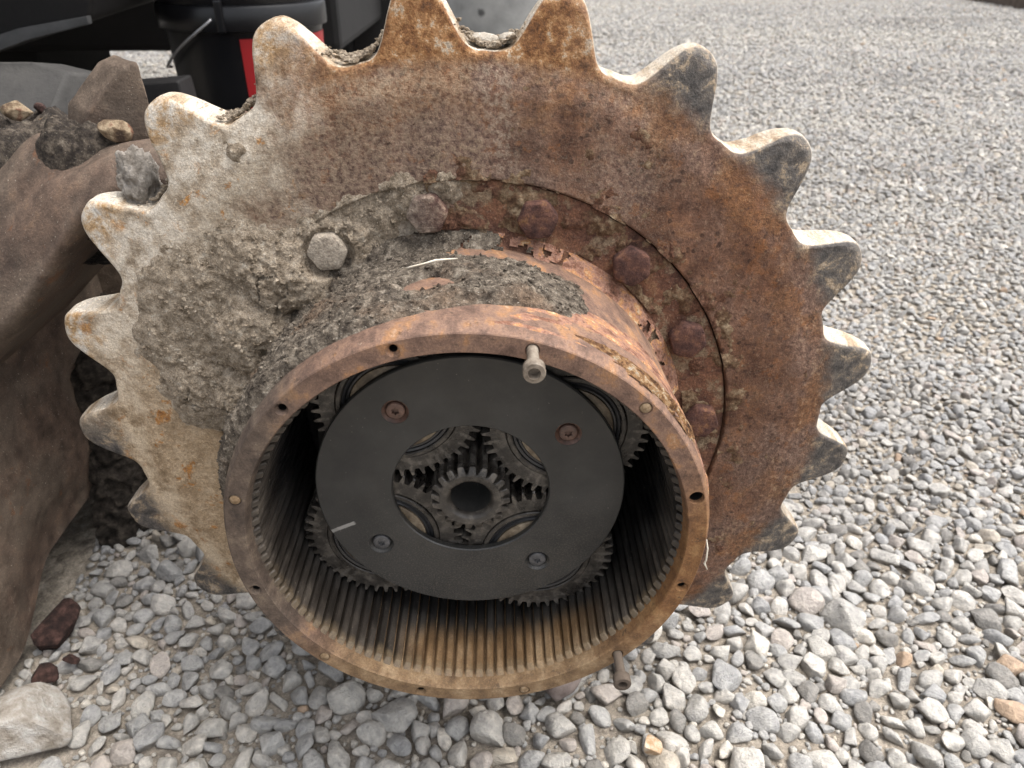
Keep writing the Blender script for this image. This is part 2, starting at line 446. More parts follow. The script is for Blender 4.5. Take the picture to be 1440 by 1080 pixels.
def m_ground():
    g = G('sandy_gravel_ground')
    n1, n2, n3 = g.noise(1.1, 5, 0.6), g.noise(60, 6, 0.7), g.noise(420, 4, 0.75)
    col = g.ramp(n2, [(0.32, (0.14, 0.115, 0.088)), (0.5, (0.285, 0.242, 0.19)), (0.68, (0.42, 0.37, 0.305))])
    grey = g.ramp(g.noise(110, 5, 0.7), [(0.3, (0.20, 0.195, 0.185)), (0.5, (0.30, 0.292, 0.276)), (0.75, (0.40, 0.39, 0.368))])
    _, yy, _ = g.xyz(g.pos)
    col = g.mix(g.step(1.6, 3.2, yy, 0.2, 0.9), col, grey)
    vcell = g.n('ShaderNodeTexVoronoi')
    vcell.inputs['Scale'].default_value = 55
    g.put(vcell.inputs['Vector'], g.pos)
    cellc = g.xyz(vcell.outputs['Color'])[0]
    cells = g.ramp(cellc, [(0.0, (0.55, 0.55, 0.56)), (0.5, (0.95, 0.94, 0.92)), (1.0, (1.3, 1.27, 1.22))])
    col = g.mix(g.step(1.6, 3.0, yy, 0.0, 0.85), col, g.mix(1.0, col, cells, 'MULTIPLY'))
    col = g.mix(g.step(0.62, 0.68, n3, 0, 0.6), col, (0.42, 0.38, 0.32))
    col = g.grain(col, 0.6, 1.4, 300, 900)
    track = g.noise(0.9, 3, 0.5, stretch=(0.35, 1.6, 1))
    col = g.mix(g.step(0.60, 0.72, track, 0, 0.45), col, (0.17, 0.16, 0.15))
    nb = g.bump(g.math('SUBTRACT', 1.0, vcell.outputs['Distance']), 0.8, 0.010)
    nb = g.bump(n3, 0.9, 0.002, nb)
    nb = g.bump(n2, 0.8, 0.006, nb)
    return g.out(col, 0.95, 0.0, nb, 0.15)

def m_plate():
    g = G('oiled_black_steel')
    n2, n3 = g.noise(26, 5, 0.6), g.noise(900, 3, 0.7)
    x, y, z = angular(g)
    col = g.ramp(n2, [(0.35, (0.020, 0.020, 0.0195)), (0.5, (0.028, 0.0275, 0.026)), (0.68, (0.038, 0.037, 0.035))])
    low = g.step(-0.06, -0.10, z)
    # white paint stroke at the lower left edge
    ax, az, bx, bz = -0.1035, -0.0365, -0.081, -0.0265
    L = math.hypot(bx - ax, bz - az)
    ux, uz = (bx - ax) / L, (bz - az) / L
    px, pz = g.math('SUBTRACT', x, ax), g.math('SUBTRACT', z, az)
    t = g.math('ADD', g.math('MULTIPLY', px, ux), g.math('MULTIPLY', pz, uz))
    s = g.math('ABSOLUTE', g.math('ADD', g.math('MULTIPLY', px, -uz), g.math('MULTIPLY', pz, ux)))
    s = g.math('ADD', s, g.math('MULTIPLY', g.math('SUBTRACT', g.noise(500, 4, 0.7), 0.5), 0.0012))
    k = g.math('MULTIPLY', g.step(0.0017, 0.0010, s), g.math('MULTIPLY', g.step(-0.001, 0.001, t), g.step(L + 0.001, L - 0.001, t)))
    col = g.mix(g.math('MULTIPLY', k, 0.75), col, (0.34, 0.33, 0.31))
    col = g.mix(g.step(0.705, 0.75, g.noise(420, 3, 0.6), 0, 0.6), col, (0.22, 0.20, 0.17))
    smear = g.noise(9, 5, 0.7, dist=0.8)
    col = g.mix(g.step(0.54, 0.68, smear, 0, 0.4), col, (0.040, 0.038, 0.035))
    gm = g.math('MULTIPLY', g.step(0.50, 0.60, g.noise(850, 3, 0.7)), g.step(0.02, -0.10, g.math('ADD', z, g.math('MULTIPLY', g.math('SUBTRACT', smear, 0.5), 0.12))))
    col = g.mix(g.math('MULTIPLY', gm, 0.5), col, (0.105, 0.092, 0.075))
    rp = g.math('SQRT', g.math('ADD', g.math('MULTIPLY', x, x), g.math('MULTIPLY', z, z)))
    cv = g.n('ShaderNodeCombineXYZ')
    g.put(cv.inputs[0], g.math('MULTIPLY', rp, 1400.0))
    mach = g.noise(1.0, 2, 0.5, vec=cv.outputs[0])
    rough = g.math('ADD', g.step(0.35, 0.65, smear, 0.34, 0.58), g.math('MULTIPLY', g.math('SUBTRACT', mach, 0.5), 0.25))
    n3 = g.math('ADD', n3, g.math('MULTIPLY', mach, 0.6))
    hh = g.math('MULTIPLY', n3, g.math('ADD', g.math('MULTIPLY', low, 0.9), 0.12))
    return g.out(col, rough, 0.0, g.bump(hh, 0.6, 0.0012), 0.45)

def m_frame():
    g = G('brown_frame_steel')
    n1, n2, n3 = g.noise(11, 5, 0.6), g.noise(48, 6, 0.65), g.noise(420, 4, 0.7)
    col = g.ramp(n2, [(0.30, (0.038, 0.024, 0.018)), (0.46, (0.080, 0.052, 0.038)), (0.58, (0.114, 0.074, 0.054)), (0.72, (0.16, 0.10, 0.064))])
    col = g.mix(g.step(0.40, 0.58, n1, 0.2, 0.85), col, g.ramp(n2, [(0.35, (0.076, 0.057, 0.043)), (0.65, (0.145, 0.112, 0.085))]))
    col = g.mix(g.step(0.62, 0.70, g.noise(30, 6, 0.7), 0, 0.6), col, (0.15, 0.066, 0.03))
    col = g.mix(g.step(0.66, 0.69, n3, 0, 0.85), col, (0.45, 0.40, 0.33))
    col = g.grain(col, 0.65, 1.35)
    nb = g.bump(n3, 0.6, 0.001)
    nb = g.bump(n2, 0.6, 0.004, nb)
    return g.out(col, g.step(0.3, 0.7, n2, 0.62, 0.85), 0.0, nb, 0.3)

M = {}
def m_crustrust():
    g = G('scabby_rust')
    n2, n3 = g.noise(110, 6, 0.7), g.noise(420, 5, 0.72)
    col = g.ramp(n2, [(0.32, (0.05, 0.028, 0.019)), (0.46, (0.12, 0.072, 0.043)), (0.56, (0.19, 0.135, 0.085)), (0.68, (0.28, 0.22, 0.15))])
    col = g.mix(g.step(0.48, 0.6, g.noise(40, 5, 0.65)), col, g.ramp(n3, [(0.35, (0.055, 0.028, 0.020)), (0.65, (0.165, 0.085, 0.055))]))
    col = g.grain(col, 0.55, 1.45)
    return g.out(col, 0.95, 0.0, g.bump(n3, 1.0, 0.002), 0.15)
M['crustrust'] = m_crustrust()
M['disc'] = m_sprocket(False)
M['tooth'] = m_sprocket(True)
M['flange'] = m_flange()
M['bolt'] = m_bolt()
M['drum'] = m_drum()
M['ring'] = m_ring_teeth()
M['mud'] = m_mud('dried_grey_mud', False)
M['darkmud'] = m_mud('oily_dark_mud', True)
def m_soil():
    g = G('black_oily_soil')
    n2, n3 = g.noise(140, 6, 0.72), g.noise(600, 4, 0.7)
    col = g.ramp(n2, [(0.34, (0.012, 0.009, 0.007)), (0.48, (0.040, 0.031, 0.024)), (0.58, (0.095, 0.076, 0.058)), (0.70, (0.19, 0.16, 0.125))])
    col = g.mix(g.step(0.64, 0.68, n3, 0, 0.7), col, (0.36, 0.32, 0.26))
    return g.out(col, 0.85, 0.0, g.bump(n2, 1.0, 0.005, g.bump(n3, 1.0, 0.002)), 0.3)
M['soil'] = m_soil()
M['scale'] = m_rust_scale()
def m_ochre_scale():
    g = G('ochre_flaking_rust')
    n2, n3 = g.noise(130, 6, 0.72, stretch=(1, 1.5, 1)), g.noise(480, 5, 0.7)
    col = g.ramp(n2, [(0.34, (0.035, 0.019, 0.012)), (0.44, (0.12, 0.06, 0.03)), (0.52, (0.24, 0.13, 0.06)), (0.58, (0.33, 0.22, 0.12)), (0.65, (0.44, 0.41, 0.35)), (0.72, (0.20, 0.085, 0.035))])
    col = g.grain(col, 0.6, 1.3)
    return g.out(col, 0.92, 0.0, g.bump(g.math('ADD', n2, n3), 1.0, 0.003), 0.2)
M['ochrescale'] = m_ochre_scale()
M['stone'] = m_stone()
M['ground'] = m_ground()
M['plate'] = m_plate()
M['frame'] = m_frame()
def m_gear(name, k):
    g = G(name)
    n1, n2, n3 = g.noise(35, 5, 0.65), g.noise(120, 6, 0.68), g.noise(700, 4, 0.7)
    col = g.ramp(n2, [(0.32, (0.011 * k, 0.0095 * k, 0.008 * k)), (0.5, (0.034 * k, 0.029 * k, 0.024 * k)), (0.68, (0.095 * k, 0.082 * k, 0.067 * k))])
    oil = g.step(0.45, 0.62, n1)
    col = g.mix(g.math('MULTIPLY', oil, 0.55), col, (0.012, 0.011, 0.010))
    edge = g.math('MULTIPLY', g.step(0.54, 0.62, g.pointy), g.step(0.46, 0.58, n2))
    col = g.mix(g.math('MULTIPLY', edge, 0.45), col, (0.28, 0.26, 0.235))  # pale colour on the tooth edges paints in their glint
    col = g.mix(g.step(0.66, 0.70, n3, 0, 0.6), col, (0.26, 0.23, 0.19))
    rough = g.mix(oil, (0.52, 0.52, 0.52), (0.20, 0.20, 0.20))
    return g.out(col, rough, g.math('MULTIPLY', edge, 0.7), g.bump(g.math('ADD', n2, n3), 0.45, 0.0009), 0.5)
M['gear'] = m_gear('oily_gear_steel', 1.1)
M['seal'] = m_simple('black_seal', [(0.3, (0.012, 0.012, 0.013)), (0.7, (0.03, 0.03, 0.032))], 80, 0.35, 0.2, 0.0005, 0, 0.5)
M['race'] = m_simple('tan_bearing_race', [(0.32, (0.045, 0.032, 0.020)), (0.5, (0.12, 0.09, 0.058)), (0.68, (0.24, 0.195, 0.14))], 110, 0.45, 0.3, 0.0006, 0, 0.5)
M['sun'] = m_gear('dark_sun_gear_steel', 1.25)
M['void'] = m_simple('greasy_iron_and_hole_shade', [(0.3, (0.006, 0.006, 0.006)), (0.7, (0.016, 0.015, 0.014))], 60, 0.6, 0.2, 0.001, 0, 0.3)  # near-black iron, also paints the shade inside the rim holes
M['capscrew'] = m_simple('dusty_cap_screw_steel', [(0.32, (0.08, 0.063, 0.048)), (0.5, (0.17, 0.14, 0.11)), (0.7, (0.27, 0.24, 0.195))], 150, 0.6, 0.4, 0.0006)
M['screw_rust'] = m_simple('rust_tinted_screw_steel', [(0.3, (0.04, 0.025, 0.02)), (0.55, (0.10, 0.055, 0.04)), (0.8, (0.17, 0.10, 0.075))], 200, 0.5, 0.3, 0.0005, 0, 0.5)
M['screw_black'] = m_simple('black_screw_steel', [(0.3, (0.04, 0.04, 0.042)), (0.55, (0.075, 0.074, 0.076)), (0.8, (0.13, 0.128, 0.13))], 200, 0.4, 0.3, 0.0005, 0, 0.5)
M['plug'] = m_simple('ochre_clay_plug', [(0.32, (0.09, 0.055, 0.03)), (0.5, (0.17, 0.115, 0.065)), (0.7, (0.27, 0.205, 0.135))], 300, 0.9, 0.5, 0.0006)
M['palestone'] = m_simple('pale_limestone', [(0.30, (0.21, 0.18, 0.145)), (0.46, (0.31, 0.28, 0.24)), (0.56, (0.38, 0.355, 0.32)), (0.70, (0.47, 0.455, 0.425))], 75, 0.9, 1.0, 0.004, 0, 0.2, (0.70, 0.68, 0.64))
M['tanstone'] = m_simple('tan_broken_stone', [(0.34, (0.04, 0.026, 0.018)), (0.45, (0.11, 0.076, 0.048)), (0.55, (0.23, 0.18, 0.12)), (0.66, (0.11, 0.052, 0.032))], 80, 0.9, 0.7, 0.003, 0, 0.2, (0.62, 0.57, 0.48))
M['orangestone'] = m_simple('orange_stained_stone', [(0.34, (0.20, 0.11, 0.055)), (0.48, (0.32, 0.22, 0.13)), (0.58, (0.45, 0.38, 0.30)), (0.7, (0.30, 0.14, 0.06))], 60, 0.9, 0.6, 0.003)
M['darkstone'] = m_simple('dark_brown_stone', [(0.3, (0.10, 0.075, 0.065)), (0.55, (0.19, 0.155, 0.14)), (0.8, (0.29, 0.255, 0.235))], 60, 0.85, 0.6, 0.003)
M['flake'] = m_simple('dark_red_rust', [(0.32, (0.012, 0.007, 0.006)), (0.5, (0.032, 0.017, 0.014)), (0.68, (0.085, 0.045, 0.036))], 120, 0.95, 0.8, 0.003)
M['greysteel'] = m_simple('dull_grey_steel', [(0.3, (0.028, 0.027, 0.026)), (0.55, (0.045, 0.043, 0.040)), (0.8, (0.075, 0.070, 0.063))], 14, 0.75, 0.5, 0.004, 0, 0.3, (0.2, 0.18, 0.16))
M['blackbody'] = m_simple('black_machine_paint', [(0.3, (0.005, 0.005, 0.005)), (0.6, (0.009, 0.008, 0.008)), (0.85, (0.018, 0.016, 0.014))], 9, 0.7, 0.4, 0.004)
M['bodyedge'] = m_simple('worn_dark_grey_edge', [(0.3, (0.04, 0.04, 0.04)), (0.7, (0.09, 0.09, 0.09))], 12, 0.6, 0.3, 0.003)
M['bucket'] = m_simple('black_bucket_plastic', [(0.3, (0.004, 0.004, 0.005)), (0.7, (0.008, 0.008, 0.009))], 12, 0.30, 0.1, 0.001, 0, 0.35)
M['label'] = m_simple('red_bucket_label', [(0.3, (0.24, 0.008, 0.010)), (0.7, (0.30, 0.012, 0.014))], 12, 0.45, 0.1, 0.001, 0, 0.4)
M['wire'] = m_simple('galvanised_wire', [(0.3, (0.30, 0.30, 0.31)), (0.7, (0.45, 0.45, 0.46))], 40, 0.35, 0.1, 0.001, 0.8)
M['root'] = m_simple('pale_dry_root', [(0.3, (0.50, 0.44, 0.34)), (0.7, (0.66, 0.62, 0.54))], 300, 0.9, 0.3, 0.0005)
M['timber'] = m_simple('weathered_timber', [(0.3, (0.055, 0.040, 0.030)), (0.7, (0.12, 0.095, 0.074))], 18, 0.9, 0.5, 0.004)

def m_concrete():
    g = G('pitted_concrete')
    n = g.noise(7, 6, 0.65)
    col = g.ramp(n, [(0.3, (0.21, 0.21, 0.205)), (0.55, (0.29, 0.29, 0.28)), (0.8, (0.36, 0.355, 0.34))])
    pit = g.voro(5.5)
    col = g.mix(g.step(0.26, 0.20, g.math('ADD', pit, g.math('MULTIPLY', g.math('SUBTRACT', g.noise(30, 4, 0.6), 0.5), 0.12)), 0, 0.85), col, (0.045, 0.045, 0.045))
    return g.out(col, 0.92, 0.0, g.bump(n, 0.4, 0.02), 0.2)
M['concrete'] = m_concrete()

# ------------------------------------------------------------------ object helpers
def mesh_np(name, V, F, mat, smooth=True):
    """V (n,3) float, F (m,4) or (m,3) int"""
    V = np.ascontiguousarray(V, dtype=np.float32)
    F = np.ascontiguousarray(F, dtype=np.int32)
    me = bpy.data.meshes.new(name)
    k = F.shape[1]
    me.vertices.add(len(V))
    me.vertices.foreach_set('co', V.ravel())
    me.loops.add(F.size)
    me.loops.foreach_set('vertex_index', F.ravel())
    me.polygons.add(len(F))
    me.polygons.foreach_set('loop_start', np.arange(0, F.size, k, dtype=np.int32))
    me.polygons.foreach_set('loop_total', np.full(len(F), k, dtype=np.int32))
    me.polygons.foreach_set('use_smooth', np.full(len(F), smooth, dtype=bool))
    me.update(calc_edges=True)
    me.validate()
    if mat is not None:
        me.materials.append(mat)
    return me

def compact(V, F):
    used = np.unique(F)
    remap = np.full(len(V), -1, dtype=np.int64)
    remap[used] = np.arange(len(used))
    return V[used], remap[F], used

def link(name, me, parent=None):
    o = bpy.data.objects.new(name, me)
    COL.objects.link(o)
    if parent is not None:
        attach(o, parent)
    return o

def world_loc(p):
    v = Vector(p.location)
    while p.parent is not None:
        p = p.parent
        # parts keep world coordinates, only roots carry a location
    return v

def attach(o, parent):
    o.parent = parent
    base = parent
    while base.parent is not None:
        base = base.parent
    if parent.parent is None:
        o.matrix_parent_inverse = Matrix.Translation(-Vector(parent.location))
    else:
        # parts under a part: that part sits at the world origin unless it was placed itself
        o.matrix_parent_inverse = parent_world(parent).inverted()

def parent_world(p):
    mm = Matrix.LocRotScale(p.location, p.rotation_euler, p.scale)
    if p.parent is not None:
        return parent_world(p.parent) @ p.matrix_parent_inverse @ mm
    return mm

def thing(name, loc, label, cat, group=None):
    o = bpy.data.objects.new(name, None)
    o.empty_display_size = 0.02
    COL.objects.link(o)
    o.location = loc
    return tag(o, label, cat, group)

def tag(o, label, cat, group=None, kind=None):
    o['label'] = label
    o['category'] = cat
    if group: o['group'] = group
    if kind: o['kind'] = kind
    return o

def bm_mesh(name, bm, mat, smooth=False):
    me = bpy.data.meshes.new(name)
    bm.normal_update()
    bm.to_mesh(me)
    bm.free()
    me.materials.append(mat)
    if smooth:
        me.polygons.foreach_set('use_smooth', np.ones(len(me.polygons), dtype=bool))
    return me

def sharp(me, ang=35):
    """smooth shading with creases kept"""
    me.polygons.foreach_set('use_smooth', np.ones(len(me.polygons), dtype=bool))
    me.set_sharp_from_angle(angle=R(ang))
    return me

def grid_faces(m, n, wrap):
    i = np.arange(m - 1)[:, None]
    j = np.arange(n if wrap else n - 1)[None, :]
    j2 = (j + 1) % n
    a = i * n + j
    b = i * n + j2
    c = (i + 1) * n + j2
    d = (i + 1) * n + j
    return np.stack([a, b, c, d], -1).reshape(-1, 4)

def lathe(name, prof, mat, seg=128, center=(0, 0), closed=False, ang=35, wob=0.0):
    """prof: list of (r, y); axis is Y through center (x, z)"""
    prof = np.array(prof, float)
    th = np.linspace(0, 2 * np.pi, seg, endpoint=False)
    rr, yy = prof[:, 0][:, None], prof[:, 1][:, None]
    X = center[0] + rr * np.sin(th)
    Z = center[1] + rr * np.cos(th)
    Y = np.repeat(yy, seg, 1)
    V = np.stack([X, Y, Z], -1)
    if wob:
        V = V + wob * np.stack([fbm(V * 60, 3, 5), fbm(V * 60, 3, 9), fbm(V * 60, 3, 14)], -1)
    m = len(prof)
    F = grid_faces(m, seg, True)
    if closed:
        j = np.arange(seg)
        F = np.vstack([F, np.stack([(m - 1) * seg + j, (m - 1) * seg + (j + 1) % seg, (j + 1) % seg, j], -1)])
    me = mesh_np(name, V.reshape(-1, 3), F, mat)
    return sharp(me, ang)

def fix_normals(me):
    bm = bmesh.new()
    bm.from_mesh(me)
    bmesh.ops.remove_doubles(bm, verts=bm.verts, dist=1e-7)
    bmesh.ops.recalc_face_normals(bm, faces=bm.faces)
    bm.to_mesh(me)
    bm.free()
    return me

def boolean_cut(me, cutters):
    """difference of a mesh with a list of meshes, returned as a new mesh"""
    fix_normals(me)
    o = bpy.data.objects.new('tmp', me)
    COL.objects.link(o)
    cs = []
    for c in cutters:
        fix_normals(c)
        co = bpy.data.objects.new('tmpc', c)
        COL.objects.link(co)
        cs.append(co)
        md = o.modifiers.new('b', 'BOOLEAN')
        md.operation = 'DIFFERENCE'
        md.solver = 'EXACT'
        md.object = co
    dg = bpy.context.evaluated_depsgraph_get()
    dg.update()
    res = bpy.data.meshes.new_from_object(o.evaluated_get(dg))
    for q in cs + [o]:
        bpy.data.objects.remove(q)
    return res

def solid_lathe(prof, seg, center):
    """closed solid for cutting: profile starts and ends on the axis"""
    bm = bmesh.new()
    rings = []
    for r, y in prof:
        if r < 1e-9:
            rings.append([bm.verts.new((center[0], y, center[1]))])
        else:
            rings.append([bm.verts.new((center[0] + r * math.sin(2 * math.pi * k / seg), y, center[1] + r * math.cos(2 * math.pi * k / seg))) for k in range(seg)])
    for a, b in zip(rings, rings[1:]):
        for k in range(seg):
            k2 = (k + 1) % seg
            va = [a[0]] if len(a) == 1 else [a[k], a[k2]]
            vb = [b[0]] if len(b) == 1 else [b[k2], b[k]]
            bm.faces.new(va + vb)
    me = bpy.data.meshes.new('cut')
    bmesh.ops.recalc_face_normals(bm, faces=bm.faces)
    bm.to_mesh(me)
    bm.free()
    return me

def prism(pts, y0, y1, name, mat, bev=0.0):
    """polygon in x,z extruded along y"""
    bm = bmesh.new()
    a = [bm.verts.new((x, y0, z)) for x, z in pts]
    b = [bm.verts.new((x, y1, z)) for x, z in pts]
    n = len(pts)
    bm.faces.new(a)
    bm.faces.new(b[::-1])
    for k in range(n):
        bm.faces.new((a[k], b[k], b[(k + 1) % n], a[(k + 1) % n]))
    bmesh.ops.recalc_face_normals(bm, faces=bm.faces)
    if bev:
        bmesh.ops.bevel(bm, geom=list(bm.edges), offset=bev, segments=2, affect='EDGES', profile=0.7)
    return bm_mesh(name, bm, mat)

def box_mesh(name, c, s, mat, bev=0.004, rot=None):
    bm = bmesh.new()
    bmesh.ops.create_cube(bm, size=1.0)
    bmesh.ops.scale(bm, vec=s, verts=bm.verts)
    if bev:
        bmesh.ops.bevel(bm, geom=list(bm.edges), offset=bev, segments=2, affect='EDGES', profile=0.6)
    if rot is not None:
        bmesh.ops.rotate(bm, cent=(0, 0, 0), matrix=rot, verts=bm.verts)
    bmesh.ops.translate(bm, vec=c, verts=bm.verts)
    return bm_mesh(name, bm, mat)

def tube(pts, rad, name, mat, seg=8):
    pts = [Vector(p) for p in pts]
    rads = rad if isinstance(rad, (list, tuple)) else [rad] * len(pts)
    bm = bmesh.new()
    rings = []
    for i, p in enumerate(pts):
        t = (pts[min(i + 1, len(pts) - 1)] - pts[max(i - 1, 0)]).normalized()
        u = t.cross(Vector((0.3, 0.2, 0.93))).normalized()
        v = t.cross(u)
        rings.append([bm.verts.new(p + rads[i] * (math.cos(2 * math.pi * k / seg) * u + math.sin(2 * math.pi * k / seg) * v)) for k in range(seg)])
    for a, b in zip(rings, rings[1:]):
        for k in range(seg):
            bm.faces.new((a[k], a[(k + 1) % seg], b[(k + 1) % seg], b[k]))
    bm.faces.new(rings[0][::-1])
    bm.faces.new(rings[-1])
    bmesh.ops.recalc_face_normals(bm, faces=bm.faces)
    return bm_mesh(name, bm, mat, True)

# ------------------------------------------------------------------ ground
GZ = -0.305
def ground_z(x, y):
    P = np.stack([np.asarray(x, float), np.asarray(y, float), np.zeros_like(np.asarray(x, float))], -1)
    near = 1 - sstep(3, 7, P[..., 1])
    return GZ + near * (0.018 * pnoise(P * 2.1, 3) + 0.008 * pnoise(P * 6.5, 4))

def build_ground():
    xs = np.concatenate([[-300, -120, -50, -20, -10], np.arange(-6, 7.001, 0.06), [11, 22, 50, 120, 300]])
    ys = np.concatenate([[-300, -100, -30, -8, -3], np.arange(-1.5, 10.001, 0.06), [12, 16, 24, 45, 100, 320]])
    X, Y = np.meshgrid(xs, ys)
    V = np.stack([X, Y, ground_z(X, Y)], -1)
    me = mesh_np('ground', V.reshape(-1, 3), grid_faces(len(ys), len(xs), False), M['ground'])
    o = link('ground', me)
    o['kind'] = 'structure'
build_ground()

# ------------------------------------------------------------------ gravel
def stone_mesh(name, seed, mat, sub=3, planes=11, rough=0.05, asp=(1, 1, 1)):
    rg = np.random.default_rng(seed)
    bm = bmesh.new()
    bmesh.ops.create_icosphere(bm, subdivisions=sub, radius=1.0)
    V = np.array([v.co[:] for v in bm.verts])
    for _ in range(planes):
        n = rg.normal(size=3)
        n /= np.linalg.norm(n)
        d = rg.uniform(0.48, 0.80)
        k = V @ n
        over = np.maximum(k - d, 0)
        V -= over[:, None] * n * 0.96
    bm.verts.ensure_lookup_table()
    # soften the cut edges a little
    nb = [[e.other_vert(v).index for e in v.link_edges] for v in bm.verts]
    V = 0.88 * V + 0.12 * np.array([V[q].mean(0) for q in nb])
    V += rough * fbm(V * 2.4 + seed, 3, seed)[:, None] * V / np.linalg.norm(V, axis=1)[:, None]
    V *= np.array(asp)
    V -= (V.max(0) + V.min(0)) / 2
    V /= np.abs(V).max()
    for v, c in zip(bm.verts, V):
        v.co = c
    return bm_mesh(name, bm, mat, True)

protos = []
for s in range(16):
    rg = np.random.default_rng(100 + s)
    asp = (rg.uniform(0.95, 1.25), rg.uniform(0.75, 1.0), rg.uniform(0.5, 0.82))
    protos.append(stone_mesh('gravel_stone', 40 + s, M['stone'], 3, int(rg.integers(8, 15)), 0.06, asp))
protos_low = [stone_mesh('gravel_grain', 80 + s, M['stone'], 2, 9, 0.05, (1.1, 0.9, 0.7)) for s in range(6)]

def project(p):
    d = Vector(p) - CAM
    z = d.dot(FWD)
    if z <= 0.02:
        return None
    return 512 + 764.0 * d.dot(RIGHT) / z, 384 + 764.0 * d.dot(DOWN) / z, z

def scatter():
    rg = np.random.default_rng(5)
    cell = 0.05
    grid = {}
    out = []
    def try_class(n, r0, r1, y0, y1, k, dens, sink):
        Y = y0 + (y1 - y0) * np.sqrt(rg.uniform(((y0 + 0.75) / (y1 + 0.75)) ** 2, 1, n)) if False else rg.uniform(y0, y1, n)
        half = 0.76 * (Y + 0.40) + 0.34
        wmax = 0.76 * (y1 + 0.40) + 0.34
        X = 0.05 + rg.uniform(-wmax, wmax, n)
        ok = np.abs(X - 0.05) < half
        X, Y = X[ok], Y[ok]
        P = np.stack([X, Y, np.zeros_like(X)], -1)
        dn = pnoise(P * 3.2, 21) + 0.5 * pnoise(P * 9, 22) - 0.25 * sstep(0.3, 1.0, Y)
        ok = dn > dens
        X, Y = X[ok], Y[ok]
        rad = r0 + (r1 - r0) * rg.uniform(0, 1, len(X)) ** 1.6
        for x, y, r in zip(X.tolist(), Y.tolist(), rad.tolist()):
            ci, cj = int(math.floor(x / cell)), int(math.floor(y / cell))
            good = True
            for i in (ci - 1, ci, ci + 1):
                for j in (cj - 1, cj, cj + 1):
                    for (qx, qy, qr) in grid.get((i, j), ()):
                        dd = k * (r + qr)
                        if (x - qx) ** 2 + (y - qy) ** 2 < dd * dd:
                            good = False
                            break
                    if not good: break
                if not good: break
            if good:
                grid.setdefault((ci, cj), []).append((x, y, r))
                out.append((x, y, r, sink))
    try_class(420, 0.0140, 0.0185, -0.4, 0.35, 0.82, -0.12, 0.30)
    try_class(11000, 0.0098, 0.0140, -0.4, 0.36, 0.76, -0.25, 0.28)
    try_class(700, 0.0098, 0.0135, 0.36, 1.2, 0.80, 0.05, 0.28)
    try_class(26000, 0.0064, 0.0097, -0.4, 0.70, 0.74, -0.30, 0.25)
    try_class(26000, 0.0060, 0.0092, 0.60, 1.6, 0.74, -0.75, 0.25)
    try_class(90000, 0.0040, 0.0062, -0.4, 1.6, 0.76, -0.85, 0.2)
    try_class(110000, 0.0020, 0.0040, -0.4, 0.8, 0.82, -9, 0.2)
    try_class(62000, 0.0065, 0.0115, 1.5, 3.0, 0.72, -0.75, 0.25)
    try_class(60000, 0.0035, 0.006, 1.3, 2.6, 0.74, -9, 0.2)
    try_class(40000, 0.0065, 0.012, 2.6, 4.6, 0.72, -9, 0.2)
    try_class(120000, 0.007, 0.013, 4.0, 10.5, 0.75, -9, 0.2)
    return out

stones = scatter()
def in_frame_stone(x, y, z, r):
    q = project((x, y, z))
    if q is None: return 0
    px, py, dep = q
    if not (-6 < px < 1030 and -6 < py < 774): return 0
    # hidden behind the wheel or the drum?
    d = Vector((x, y, z)) - CAM
    for Y, rad in ((0.155, 0.275), (0.06, 0.15), (0.0, 0.15)):
        if y > Y:
            t = (Y - CAM.y) / d.y
            hx, hz = CAM.x + d.x * t, CAM.z + d.z * t
            if hx * hx + hz * hz < rad * rad: return 0
    if px < 75 and py < 690: return 0
    return r * 764.0 / dep

XY = np.array([(s[0], s[1]) for s in stones])
GZS = ground_z(XY[:, 0], XY[:, 1])
items = []
for (x, y, r, sink), gz in zip(stones, GZS.tolist()):
    z = gz + r * (0.62 - sink)
    # keep clear of the big placed stones and of the frame foot
    if (x + 0.402) ** 2 + (y - 0.088) ** 2 < 0.036 ** 2: continue
    if x < -0.462 and 0.12 < y < 0.62: continue
    items.append((x, y, z, r, in_frame_stone(x, y, z, r)))
order = sorted(range(len(items)), key=lambda i: -items[i][4])
single = set(order[:292])
rs = random.Random(3)
for i in order[:292]:
    x, y, z, r, _ = items[i]
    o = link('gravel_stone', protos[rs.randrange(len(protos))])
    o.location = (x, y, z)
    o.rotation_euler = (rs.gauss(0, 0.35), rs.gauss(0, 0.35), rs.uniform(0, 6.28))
    s = r * rs.uniform(1.0, 1.2)
    o.scale = (s, s, s)
    px, py, _d = project((x, y, z))
    zone = ('in the gap between the rusty frame and the sprocket' if px < 245 and py < 610 else
            'beside the pale block at the lower left' if px < 245 else
            'along the bottom edge below the drum rim' if px < 600 else
            'in the lower right foreground past the lower cap screw' if py > 640 else
            'close to the right of the lowest sprocket teeth' if px < 800 else
            'out to the right of the sprocket near the picture edge')
    tag(o, 'loose grey crushed gravel stone ' + zone, 'stone', 'gravel stones ' + zone)

# all the other stones: one scattered mass
rest = [items[i] for i in range(len(items)) if i not in single]
pc = bpy.data.collections.new('stone_shapes')
pl = bpy.data.collections.new('grain_shapes')
for k, me in enumerate(protos):
    pc.objects.link(bpy.data.objects.new('stone_shape', me))
for k, me in enumerate(protos_low):
    pl.objects.link(bpy.data.objects.new('grain_shape', me))

